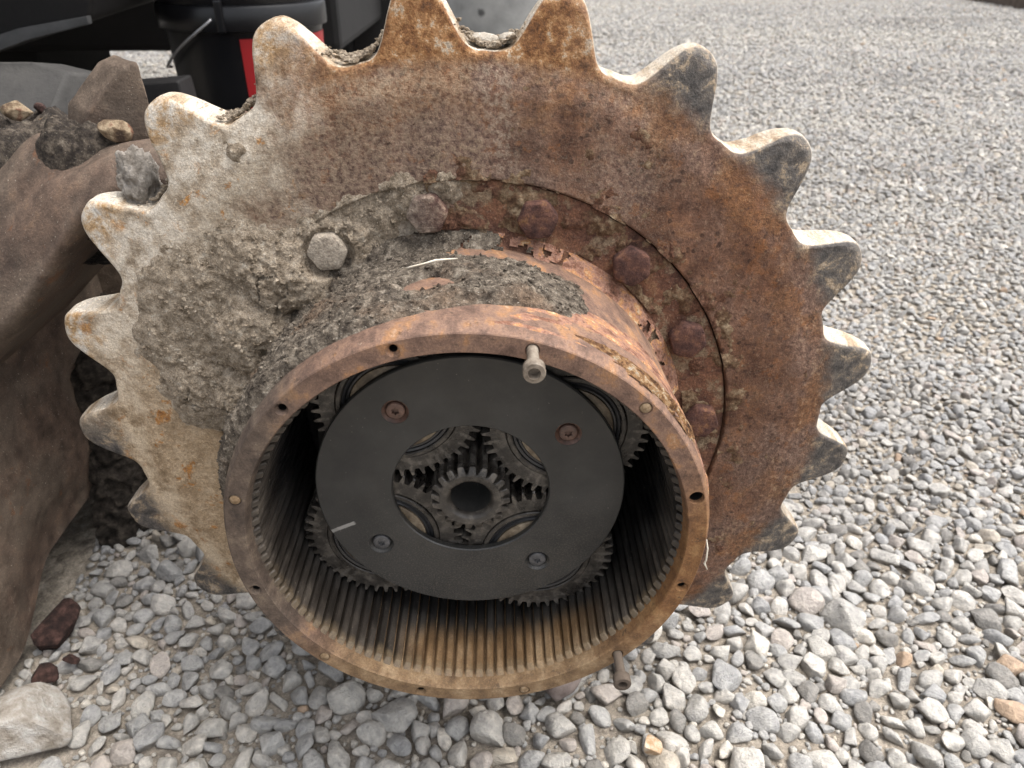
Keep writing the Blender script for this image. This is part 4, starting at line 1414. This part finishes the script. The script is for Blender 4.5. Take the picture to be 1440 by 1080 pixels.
def screw_mesh(mat):
    head = solid_lathe([(0, 0.0034), (0.0061, 0.0034), (0.0061, 0.0018), (0.0056, 0.0011), (0.0040, 0.0006), (0, 0.0005)], 32, (0, 0))
    star = []
    for k in range(12):
        rr = 0.0029 if k % 2 == 0 else 0.0019
        star.append((rr * math.sin(k * math.pi / 6), rr * math.cos(k * math.pi / 6)))
    cut = prism(star, -0.002, 0.0026, 'cut', mat)
    me = boolean_cut(head, [cut])
    me.name = 'screw'
    if not me.materials:
        me.materials.append(mat)
    me.materials[0] = mat
    sharp(me, 30)
    return me
sm = [screw_mesh(M['screw_rust']), screw_mesh(M['screw_black'])]
for k, a in enumerate(SCREW_A):
    top = k in (0, 3)
    o = link('screw', sm[0] if top else sm[1], plate)
    o.location = (R_SCR * math.sin(a), YP, R_SCR * math.cos(a))
    if top:
        o['label'] = 'rust-tinted countersunk screw with a star recess'
        # rust bled into the countersink
        link('rust_ring', lathe('rust_ring', [(0.0062, YP + 0.0034), (0.0078, YP + 0.0011), (0.0087, YP + 0.00025)], M['screw_rust'], 40, (o.location.x, o.location.z)), plate)

def gear_outline(nt, r_root, r_tip, ph=0.0, ratio=(0.50, 0.20)):
    pts = []
    p = 2 * math.pi / nt
    for k in range(nt):
        a = ph + k * p
        for da, r in ((-ratio[0] / 2 * p * 1.15, r_root), (-ratio[0] / 2 * p * 0.80, r_root + 0.45 * (r_tip - r_root)), (-ratio[1] / 2 * p, r_tip), (ratio[1] / 2 * p, r_tip), (ratio[0] / 2 * p * 0.80, r_root + 0.45 * (r_tip - r_root)), (ratio[0] / 2 * p * 1.15, r_root)):
            pts.append((a + da, r))
    return pts

def planet_mesh():
    ol = gear_outline(46, 0.0500, 0.0562)
    n = len(ol)
    bm = bmesh.new()
    rows = []
    def ring(y, f):
        rows.append([bm.verts.new((f(r) * math.sin(a), y, f(r) * math.cos(a))) for a, r in ol])
    ring(0.0012, lambda r: 0.0395)
    ring(0.0, lambda r: 0.0402)
    ring(0.0, lambda r: r if r < 0.0505 else r - 0.0009)
    ring(0.0012, lambda r: r)
    ring(0.038, lambda r: r)
    ring(0.038, lambda r: 0.0395)
    for a, b in zip(rows, rows[1:]):
        for k in range(n):
            bm.faces.new((a[k], a[(k + 1) % n], b[(k + 1) % n], b[k]))
    bmesh.ops.recalc_face_normals(bm, faces=bm.faces)
    return bm_mesh('planet_gear', bm, M['gear'])
pm = planet_mesh()
ring_m = lathe('outer_race', [(0.0394, 0.004), (0.0394, -0.0008), (0.0388, -0.0014), (0.0366, -0.0014), (0.0360, -0.0008), (0.0360, 0.004)], M['gear'], 72)
seal_m = lathe('bearing_seal', [(0.0360, 0.0006), (0.0352, -0.0002), (0.0338, 0.0004), (0.0334, 0.0012), (0.0324, -0.0004), (0.0312, -0.0002), (0.0308, 0.0008)], M['seal'], 72)
race_m = lathe('inner_race', [(0.0307, 0.003), (0.0306, -0.0009), (0.0298, -0.0014), (0.0225, -0.0014), (0.022, -0.0006), (0.022, 0.01)], M['race'], 72)
pin_m = lathe('planet_pin', [(0.0215, 0.012), (0.0215, -0.0006), (0.0205, -0.0012), (0.0005, -0.0012)], M['sun'], 48)
R_PL = 0.0781
for k, a in enumerate(SCREW_A):
    c = (R_PL * math.sin(a), 0.0600, R_PL * math.cos(a))
    g_ = link('planet_gear', pm, carrier)
    g_.location = c
    g_.rotation_euler = (0, a + k * 0.031, 0)
    for nm, me in (('outer_race', ring_m), ('bearing_seal', seal_m), ('inner_race', race_m), ('planet_pin', pin_m)):
        q = link(nm, me, g_)
        q.location = c
link('carrier_body', lathe('carrier_body', [(0.03, 0.135), (0.03, 0.104), (0.112, 0.104), (0.115, 0.108), (0.115, 0.130), (0.03, 0.135)], M['void'], 96), carrier)

# ------------------------------------------------------------------ sun gear
sun_gear = thing('sun_gear', (0, 0.06, 0), 'small dark sun gear with a round bore in the plate opening', 'gear')
link('shaft', lathe('shaft', [(0.0137, 0.0480), (0.0142, 0.0452), (0.0158, 0.0434), (0.0166, 0.0430), (0.0205, 0.0430), (0.0212, 0.0438), (0.0212, 0.140), (0.0002, 0.140)], M['sun'], 96, ang=35), sun_gear)
link('bore', lathe('bore', [(0.0002, 0.083), (0.008, 0.081), (0.0128, 0.074), (0.0136, 0.066), (0.0137, 0.0480)], M['plate'], 64), sun_gear)  # bore wall coloured black to paint the shade of its depth
st = gear_tooth_mesh('gear_tooth', 0.0208, 0.0056, 0.0064, 0.0034, 0.0432, 0.130, M['sun'], False, 0.0022)
for k in range(20):
    o = link('gear_tooth', st, sun_gear)
    o.rotation_euler = (0, 2 * math.pi * (k + 0.25) / 20, 0)

# ------------------------------------------------------------------ two loose cap screws in the rim
def cap_screw_mesh():
    return solid_lathe([(0, 0.008), (0.0032, 0.008), (0.0034, 0.0), (0.0035, -0.0165), (0.0036, -0.0172), (0.0056, -0.0190), (0.0063, -0.0200), (0.0064, -0.0262), (0.0060, -0.0270), (0.0036, -0.0272), (0.0034, -0.0262), (0.0030, -0.0225), (0, -0.0222)], 28, (0, 0))
for k, lab in ((0, 'pale cap screw half out of the rim above the black plate'), (4, 'brown cap screw half out of the rim over the gravel')):
    a = HOLE_A[k]
    me = cap_screw_mesh()
    me.materials.append(M['capscrew'] if k == 0 else M['timber'])
    sharp(me, 35)
    o = link('cap_screw', me)
    o.location = (R_HOLE * math.sin(a), 0, R_HOLE * math.cos(a))
    o.scale = (0.92, 0.92, 0.92)
    tag(o, lab, 'screw')

# dry root strands
o = link('dry_root', tube([(0.1465, -0.0016, 0.004), (0.1483, -0.001, -0.004), (0.1482, -0.0022, -0.0125), (0.1478, -0.001, -0.016), (0.150, -0.002, -0.0205)], [0.0003, 0.0005, 0.0006, 0.0007, 0.0003], 'dry_root', M['root'], 6))
tag(o, 'thin pale dry root hanging on the right edge of the rim', 'root')
def drum_pt(px, y, lift):
    a = R(px)
    r = 0.150 + lift
    return (r * math.sin(a), y, r * math.cos(a))
o = link('dry_root', tube([drum_pt(-13, 0.073, 0.007), drum_pt(-11.5, 0.068, 0.009), drum_pt(-9, 0.072, 0.008), drum_pt(-6, 0.070, 0.010), drum_pt(-3.5, 0.075, 0.008), drum_pt(-1.5, 0.073, 0.009)], [0.0003, 0.0006, 0.0005, 0.0007, 0.0006, 0.0003], 'dry_root', M['root'], 6))
tag(o, 'thin white root curled in the mud on top of the drum', 'root')

# ------------------------------------------------------------------ track frame at the left
frame = thing('track_frame', (-0.5, 0.35, GZ), 'brown rusty steel track frame curving round the left of the sprocket', 'track frame')

def catmull(pts, n):
    P = np.array(pts, float)
    P = np.vstack([2 * P[0] - P[1], P, 2 * P[-1] - P[-2]])
    out = []
    seg = len(P) - 3
    for u in np.linspace(0, seg, n):
        i = min(int(u), seg - 1)
        t = u - i
        a, b, c, d = P[i], P[i + 1], P[i + 2], P[i + 3]
        out.append(0.5 * ((2 * b) + (-a + c) * t + (2 * a - 5 * b + 4 * c - d) * t * t + (-a + 3 * b - 3 * c + d) * t ** 3))
    return np.array(out)

def build_guard():
    ridge = [(-0.60, 0.28, 0.02), (-0.50, 0.275, 0.075), (-0.411, 0.27, 0.139), (-0.381, 0.27, 0.160), (-0.352, 0.27, 0.183), (-0.335, 0.27, 0.188), (-0.308, 0.268, 0.180), (-0.285, 0.265, 0.180), (-0.264, 0.262, 0.184), (-0.23, 0.262, 0.187), (-0.17, 0.262, 0.187)]
    arc = [(-0.56, 0.20, -0.09), (-0.47, 0.205, -0.02), (-0.402, 0.21, 0.040), (-0.377, 0.21, 0.062), (-0.345, 0.21, 0.093), (-0.321, 0.21, 0.120), (-0.297, 0.21, 0.147), (-0.277, 0.212, 0.162), (-0.259, 0.214, 0.169), (-0.236, 0.216, 0.172), (-0.17, 0.22, 0.174)]
    n = 220
    A, B = catmull(ridge, n), catmull(arc, n)
    rows = []
    vs = np.linspace(0, 1, 26)
    for v in vs:
        p = A * (1 - v) + B * v
        bulge = 0.012 * np.sin(np.pi * v) ** 1.0 - 0.006 * np.exp(-((v - 0.45) / 0.12) ** 2)
        p = p + np.array([0.002, -0.4, 0.75]) * bulge
        rows.append(p)
    # lip rolls over and goes under
    for q, dy, dz in ((0, -0.003, -0.004), (1, -0.004, -0.009), (2, -0.002, -0.0145), (3, 0.003, -0.019), (4, 0.012, -0.022), (5, 0.06, -0.024), (6, 0.20, -0.024)):
        rows.append(B + np.array([0, dy, dz]))
    back = [A + np.array([0, 0.004, -0.004]), A + np.array([0, 0.012, -0.02]), A + np.array([0, 0.018, -0.05])]
    rows = back[::-1] + rows
    V = np.array(rows)
    V[..., 2] += 0.0009 * fbm(V * 28, 4, 211) + 0.0005 * fbm(V * 150, 3, 214)
    V[..., 1] += 0.0009 * fbm(V * 28, 4, 216)
    me = mesh_np('guard', V.reshape(-1, 3), grid_faces(len(rows), n, False)[:, ::-1], M['frame'])
    link('guard', me, frame)
build_guard()

def slab(name, front, back, mat, bev=0.003, cuts=0):
    bm = bmesh.new()
    a = [bm.verts.new(p) for p in front]
    b = [bm.verts.new(p) for p in back]
    n = len(front)
    bm.faces.new(a)
    bm.faces.new(b[::-1])
    for k in range(n):
        bm.faces.new((a[k], b[k], b[(k + 1) % n], a[(k + 1) % n]))
    bmesh.ops.recalc_face_normals(bm, faces=bm.faces)
    bmesh.ops.bevel(bm, geom=list(bm.edges), offset=bev, segments=3, affect='EDGES', profile=0.6)
    if cuts:
        bmesh.ops.triangulate(bm, faces=bm.faces)
        bmesh.ops.subdivide_edges(bm, edges=[e for e in bm.edges if e.calc_length() > 0.006], cuts=cuts, use_grid_fill=True)
        V = np.array([v.co[:] for v in bm.verts])
        d = 0.0016 * fbm(V * np.array([120, 120, 30]), 3, 222) + 0.001 * fbm(V * 40, 3, 224)
        for v, q in zip(bm.verts, d):
            v.co += v.normal * q
    return sharp(bm_mesh(name, bm, mat), 30)

gf = [(-0.318, 0.292, 0.170), (-0.308, 0.290, 0.200), (-0.274, 0.290, 0.232), (-0.259, 0.290, 0.238), (-0.257, 0.288, 0.211), (-0.254, 0.286, 0.172)]
gb = [(x - 0.030, y + 0.028, z + (0.0 if i in (0, 5) else 0.002)) for i, (x, y, z) in enumerate(gf)]
link('gusset', slab('gusset', gf, gb, M['frame'], 0.003, 5), frame)

def build_end_plate():
    ys = np.linspace(-0.10, 0.60, 90)
    zs = np.linspace(-0.292, 0.09, 60)
    Y, Z = np.meshgrid(ys, zs, indexing='ij')
    X = -0.446 - 0.02 * sstep(0.10, -0.08, Y) - 0.010 * sstep(-0.20, -0.29, Z) * 1.0 + 0.012 * sstep(0.32, 0.5, Y)
    # the lower edge rises towards the back
    Z = Z + 0.055 * sstep(0.16, 0.26, Y) * sstep(-0.1, -0.292, Z)
    P = np.stack([X, Y, Z], -1)
    X = X + 0.0012 * fbm(P * 14, 4, 231) + 0.0009 * fbm(P * 90, 3, 233)
    P[..., 0] = X
    B = P.copy()
    B[..., 0] -= 0.022
    m, n = P.shape[:2]
    F = grid_faces(m, n, False)
    off = m * n
    edge = []
    loop = [i * n for i in range(m)] + [(m - 1) * n + j for j in range(1, n)] + [i * n + n - 1 for i in range(m - 2, -1, -1)] + [j for j in range(n - 2, 0, -1)]
    for a, b in zip(loop, loop[1:] + loop[:1]):
        edge.append((a, b, b + off, a + off))
    Fa = np.vstack([F, F[:, ::-1] + off, np.array(edge)[:, ::-1]])
    me = mesh_np('end_plate', np.vstack([P.reshape(-1, 3), B.reshape(-1, 3)]), Fa, M['frame'])
    fix_normals(me)
    link('end_plate', sharp(me, 50), frame)
build_end_plate()
link('rear_plate', slab('rear_plate', [(-0.46, 0.46, -0.30), (-0.46, 0.46, 0.16), (-0.20, 0.47, 0.16), (-0.20, 0.47, -0.20)], [(-0.46, 0.49, -0.30), (-0.46, 0.49, 0.16), (-0.20, 0.50, 0.16), (-0.20, 0.50, -0.20)], M['frame']), frame)
link('deck_plate', slab('deck_plate', [(-0.95, 0.40, 0.115), (-0.43, 0.40, 0.115), (-0.43, 0.44, 0.155), (-0.425, 0.50, 0.198), (-0.46, 0.50, 0.2085), (-0.95, 0.50, 0.2085)], [(-0.95, 0.55, 0.05), (-0.40, 0.55, 0.05), (-0.40, 0.56, 0.155), (-0.405, 0.56, 0.185), (-0.46, 0.56, 0.198), (-0.95, 0.56, 0.200)], M['greysteel'], 0.004), frame)
link('side_beam', slab('side_beam', [(-1.6, 0.10, -0.25), (-1.6, 0.10, 0.05), (-0.47, 0.18, 0.05), (-0.47, 0.12, -0.25)], [(-1.6, 0.5, -0.25), (-1.6, 0.5, 0.05), (-0.47, 0.5, 0.05), (-0.47, 0.5, -0.25)], M['frame'], 0.006), frame)
link('cross_member', slab('cross_member', [(-0.62, 0.74, -0.10), (-0.62, 0.74, 0.100), (-0.05, 0.74, 0.114), (-0.05, 0.74, -0.10)], [(-0.62, 0.78, -0.10), (-0.62, 0.78, 0.100), (-0.05, 0.78, 0.114), (-0.05, 0.78, -0.10)], M['frame'], 0.004), frame)
link('dark_filler_box', slab('dark_filler_box', [(-0.575, 0.90, -0.29), (-0.575, 0.90, 0.118), (-0.47, 0.90, 0.126), (-0.44, 0.90, -0.29)], [(-0.575, 0.96, -0.29), (-0.575, 0.96, 0.118), (-0.47, 0.96, 0.126), (-0.44, 0.96, -0.29)], M['blackbody'], 0.006), frame)  # black box added to stand for the dark area left of the bucket

# mud stuck in the frame, its colour darkened for the shade in the gap
M['framemud'] = m_simple('shade_darkened_mud', [(0.34, (0.012, 0.010, 0.008)), (0.5, (0.036, 0.030, 0.025)), (0.62, (0.07, 0.058, 0.047)), (0.74, (0.12, 0.10, 0.082))], 90, 0.95, 0.9, 0.005, 0, 0.15, (0.16, 0.14, 0.115))
def caked_mud():
    us = np.linspace(-0.455, -0.23, 90)
    vs = np.linspace(-0.318, -0.02, 110)
    U, Vv = np.meshgrid(us, vs, indexing='ij')
    P = np.stack([U, np.zeros_like(U), Vv], -1)
    top = sstep(-0.02, -0.10, Vv + 0.06 * fbm(P * 14, 3, 241)) * sstep(-0.235, -0.29, U + 0.05 * fbm(P * 12, 3, 242))
    h = top * (0.045 + 0.05 * sstep(-0.36, -0.44, U) + 0.03 * sstep(-0.15, -0.30, Vv)) + 0.014 * fbm(P * 26, 4, 244) * top + 0.004 * fbm(P * 120, 3, 246)
    cr = np.abs(fbm(P * 17, 3, 248))
    h -= 0.014 * (1 - sstep(0, 0.03, cr)) * top
    Q = np.stack([U, 0.458 - h, Vv], -1)
    F = grid_faces(len(us), len(vs), False)
    keep = top.ravel()[F].max(1) > 0.02
    v, f, _ = compact(Q.reshape(-1, 3), F[keep])
    o = link('caked_mud', mesh_np('caked_mud', v, f, M['framemud']), frame)
    o['kind'] = 'stuff'
    o['label'] = 'mud caked in the corner of the frame, coloured darker for the shade'
caked_mud()

def dirt_heap(name, cx, cy, zb, sx, sy, hh, seed, label):
    n = 90
    us = np.linspace(-1, 1, n)
    U, Vv = np.meshgrid(us, us, indexing='ij')
    X, Y = cx + U * sx, cy + Vv * sy
    P = np.stack([X, Y, np.zeros_like(X)], -1)
    d = np.sqrt(U ** 2 + Vv ** 2)
    h = hh * (1 - sstep(0.35, 1.0, d)) * (1 + 0.7 * fbm(P * 26, 3, seed)) + 0.020 * np.abs(fbm(P * 75, 4, seed + 3)) * (1 - sstep(0.8, 1, d)) + 0.004 * fbm(P * 190, 3, seed + 6)
    Q = np.stack([X, Y, zb + h - 0.05 * sstep(0.62, 1.0, d)], -1)
    return mesh_np(name, Q.reshape(-1, 3), grid_faces(n, n, False), M['soil'])
o = link('dirt', dirt_heap('dirt', -0.42, 0.345, 0.132, 0.13, 0.085, 0.050, 251, ''))
tag(o, 'dark crumbly soil heaped on top of the frame at the far left', 'soil', None, 'stuff')
o = link('dirt', dirt_heap('dirt', -0.304, 0.262, 0.164, 0.054, 0.030, 0.030, 261, ''))
tag(o, 'black oily dirt in the pocket in front of the gusset', 'soil', None, 'stuff')
placed_stone('broken_stone', 311, M['tanstone'], (-0.272, 0.252, 0.194), 0.0125, (0.2, 0.4, 0.3), 'tan and reddish broken stone in the dirt below the gusset', asp=(1.15, 0.9, 0.8))
for k, (x, y, z, s) in enumerate([(-0.398, 0.345, 0.190, 0.013), (-0.364, 0.335, 0.182, 0.010), (-0.408, 0.305, 0.170, 0.014), (-0.383, 0.36, 0.188, 0.008)]):
    placed_stone('broken_stone', 320 + k, M['tanstone'] if k != 3 else M['flake'], (x, y, z), s, (0.3 * k, 0.2, 0.7 * k),
                 ['larger tan stone at the back of the soil heap on the frame', 'pale tan stone at the right end of the soil heap on the frame', 'grey tan stone at the front left of the soil heap, cut by the picture edge', 'small reddish stone at the back of the soil heap on the frame'][k], asp=(1.2, 0.9, 0.75), sub=4, planes=14)

# rust flakes at the foot of the frame
for k, (x, y, z, s, rot) in enumerate([(-0.425, 0.148, -0.296, 0.012, (0.5, 0.2, 0.4)), (-0.440, 0.205, -0.292, 0.028, (0.3, -0.5, 1.2)), (-0.408, 0.165, -0.297, 0.008, (0.2, 0.6, 0.1))]):
    placed_stone('rust_flake', 341 + k, M['flake'], (x, y, z), s, rot, ['dark red rust lump on the gravel just behind the pale block', 'large dark rust-brown lump against the foot of the frame', 'smallest dark rust crumb on the gravel beside the frame foot'][k], 'rust lump', sub=4, planes=14, asp=(1, 0.7, 0.45 + 0.15 * (k == 1)))

# ------------------------------------------------------------------ background: machine, bucket, block
machine = thing('machine_body', (-1.8, 2.6, GZ), 'dark machine body overhanging the yard behind the frame', 'machine')
link('counterweight', slab('counterweight', [(-3.2, 0.95, 0.02), (-0.80, 1.0, 0.150), (-0.73, 1.0, 0.172), (-0.63, 1.0, 0.200), (-0.60, 1.0, 0.26), (-0.55, 1.0, 1.4), (-3.2, 0.95, 1.4)], [(-3.2, 1.5, 0.05), (-0.80, 1.5, 0.17), (-0.73, 1.5, 0.19), (-0.63, 1.5, 0.215), (-0.60, 1.5, 0.28), (-0.55, 1.5, 1.4), (-3.2, 1.5, 1.4)], M['blackbody'], 0.012), machine)
link('wear_edge', slab('wear_edge', [(-1.0, 0.97, 0.118), (-0.80, 0.985, 0.151), (-0.73, 0.985, 0.173), (-0.625, 0.985, 0.196), (-0.625, 0.985, 0.208), (-0.74, 0.985, 0.190), (-0.82, 0.985, 0.168), (-1.0, 0.97, 0.14)], [(-1.0, 0.999, 0.118), (-0.80, 0.999, 0.151), (-0.73, 0.999, 0.173), (-0.625, 0.999, 0.196), (-0.625, 0.999, 0.208), (-0.74, 0.999, 0.190), (-0.82, 0.999, 0.168), (-1.0, 0.999, 0.14)], M['bodyedge'], 0.002), machine)
link('belly', box_mesh('belly', (-2.1, 2.75, 0.632), (3.3, 1.2, 1.25), M['blackbody'], 0.02), machine)
link('overhead_shade_box', box_mesh('overhead_shade_box', (-1.95, 1.75, 1.55), (3.3, 2.6, 1.5), M['blackbody'], 0.05), machine)  # unseen overhang, added to shade the gravel and frame at the left
link('far_frame', box_mesh('far_frame', (-1.53, 2.46, -0.12), (0.26, 0.5, 0.36), M['blackbody'], 0.02), machine)
for k in range(3):
    link('side_panel', box_mesh('side_panel', (-0.94 + 0.24 * k, 3.05 + 0.035 * k, 0.33), (0.245, 0.06, 1.30), M['blackbody'], 0.012), machine)

DZ = 0.046
bucket = thing('bucket', (-0.460, 1.255, -0.119), 'black plastic bucket with red label and wire handle behind the sprocket', 'bucket')
BC = (-0.460, 1.255)
def lathe_z(name, prof, mat, seg, c, a0=0.0, a1=2 * math.pi, close=True):
    prof = np.array(prof)
    th = np.linspace(a0, a1, seg, endpoint=not close)
    X = c[0] + prof[:, 0][:, None] * np.sin(th)
    Y = c[1] - prof[:, 0][:, None] * np.cos(th)
    Z = np.repeat(prof[:, 1][:, None], seg, 1) + DZ
    me = mesh_np(name, np.stack([X, Y, Z], -1).reshape(-1, 3), grid_faces(len(prof), seg, close), mat)
    return sharp(me, 40)
def rad_at(z): return 0.130 + (z + 0.165) / 0.37 * 0.016
bp = [(0.0005, -0.163), (0.126, -0.163), (0.130, -0.165), (0.131, -0.158)] + [(rad_at(z), z) for z in (-0.1, -0.02, 0.06, 0.118)]
link('shell', lathe_z('shell', bp + [(0.144, 0.124), (0.1525, 0.126), (0.1535, 0.132), (0.1535, 0.160), (0.151, 0.165), (0.1455, 0.167)], M['bucket'], 96, BC), bucket)
link('rib', lathe_z('rib', [(0.145, 0.1665), (0.1455, 0.168), (0.1455, 0.180), (0.1515, 0.183), (0.1535, 0.187), (0.1515, 0.192), (0.1455, 0.195), (0.1455, 0.2045)], M['bucket'], 96, BC), bucket)
link('lid', lathe_z('lid', [(0.1455, 0.204), (0.1545, 0.205), (0.156, 0.208), (0.156, 0.220), (0.152, 0.224), (0.140, 0.224), (0.135, 0.216), (0.0005, 0.216)], M['bucket'], 96, BC), bucket)
link('label', lathe_z('label', [(rad_at(z) + 0.0012, z) for z in (-0.12, -0.04, 0.04, 0.113)], M['label'], 30, BC, R(11), R(104), False), bucket)
link('handle', tube([(BC[0] - 0.148, BC[1] - 0.02, 0.097)] + [(BC[0] - 0.146 + 0.135 * t, BC[1] - 0.05 - 0.102 * math.sin(math.pi * 0.5 * min(1, t * 1.4)), 0.100 + 0.092 * t) for t in np.linspace(0.05, 1, 9)], 0.0026, 'handle', M['wire'], 8), bucket)
link('handle_ear', box_mesh('handle_ear', (BC[0] + 0.004, BC[1] - 0.153, 0.196), (0.014, 0.010, 0.052), M['bucket'], 0.003), bucket)
o = link('timber_block', box_mesh('timber_block', (-0.48, 1.27, -0.211), (0.40, 0.36, 0.180), M['timber'], 0.006))
tag(o, 'weathered timber block carrying the black bucket', 'timber')
DZ = 0.0
o = link('concrete_pipe', lathe_z('concrete_pipe', [(0.44, -0.33), (0.462, -0.32), (0.468, -0.20), (0.468, 0.42), (0.455, 0.44), (0.36, 0.44), (0.35, 0.42), (0.35, -0.33)], M['concrete'], 96, (0.125, 5.45)))
tag(o, 'pitted grey round concrete pipe standing on the gravel behind the top teeth', 'concrete pipe')
o = link('kerb_beam', box_mesh('kerb_beam', (5.02, 9.2, -0.225), (0.34, 7.0, 0.19), M['timber'], 0.02, Matrix.Rotation(R(-3), 3, 'Z')))
tag(o, 'dark timber edging along the far right of the gravel yard', 'edging')
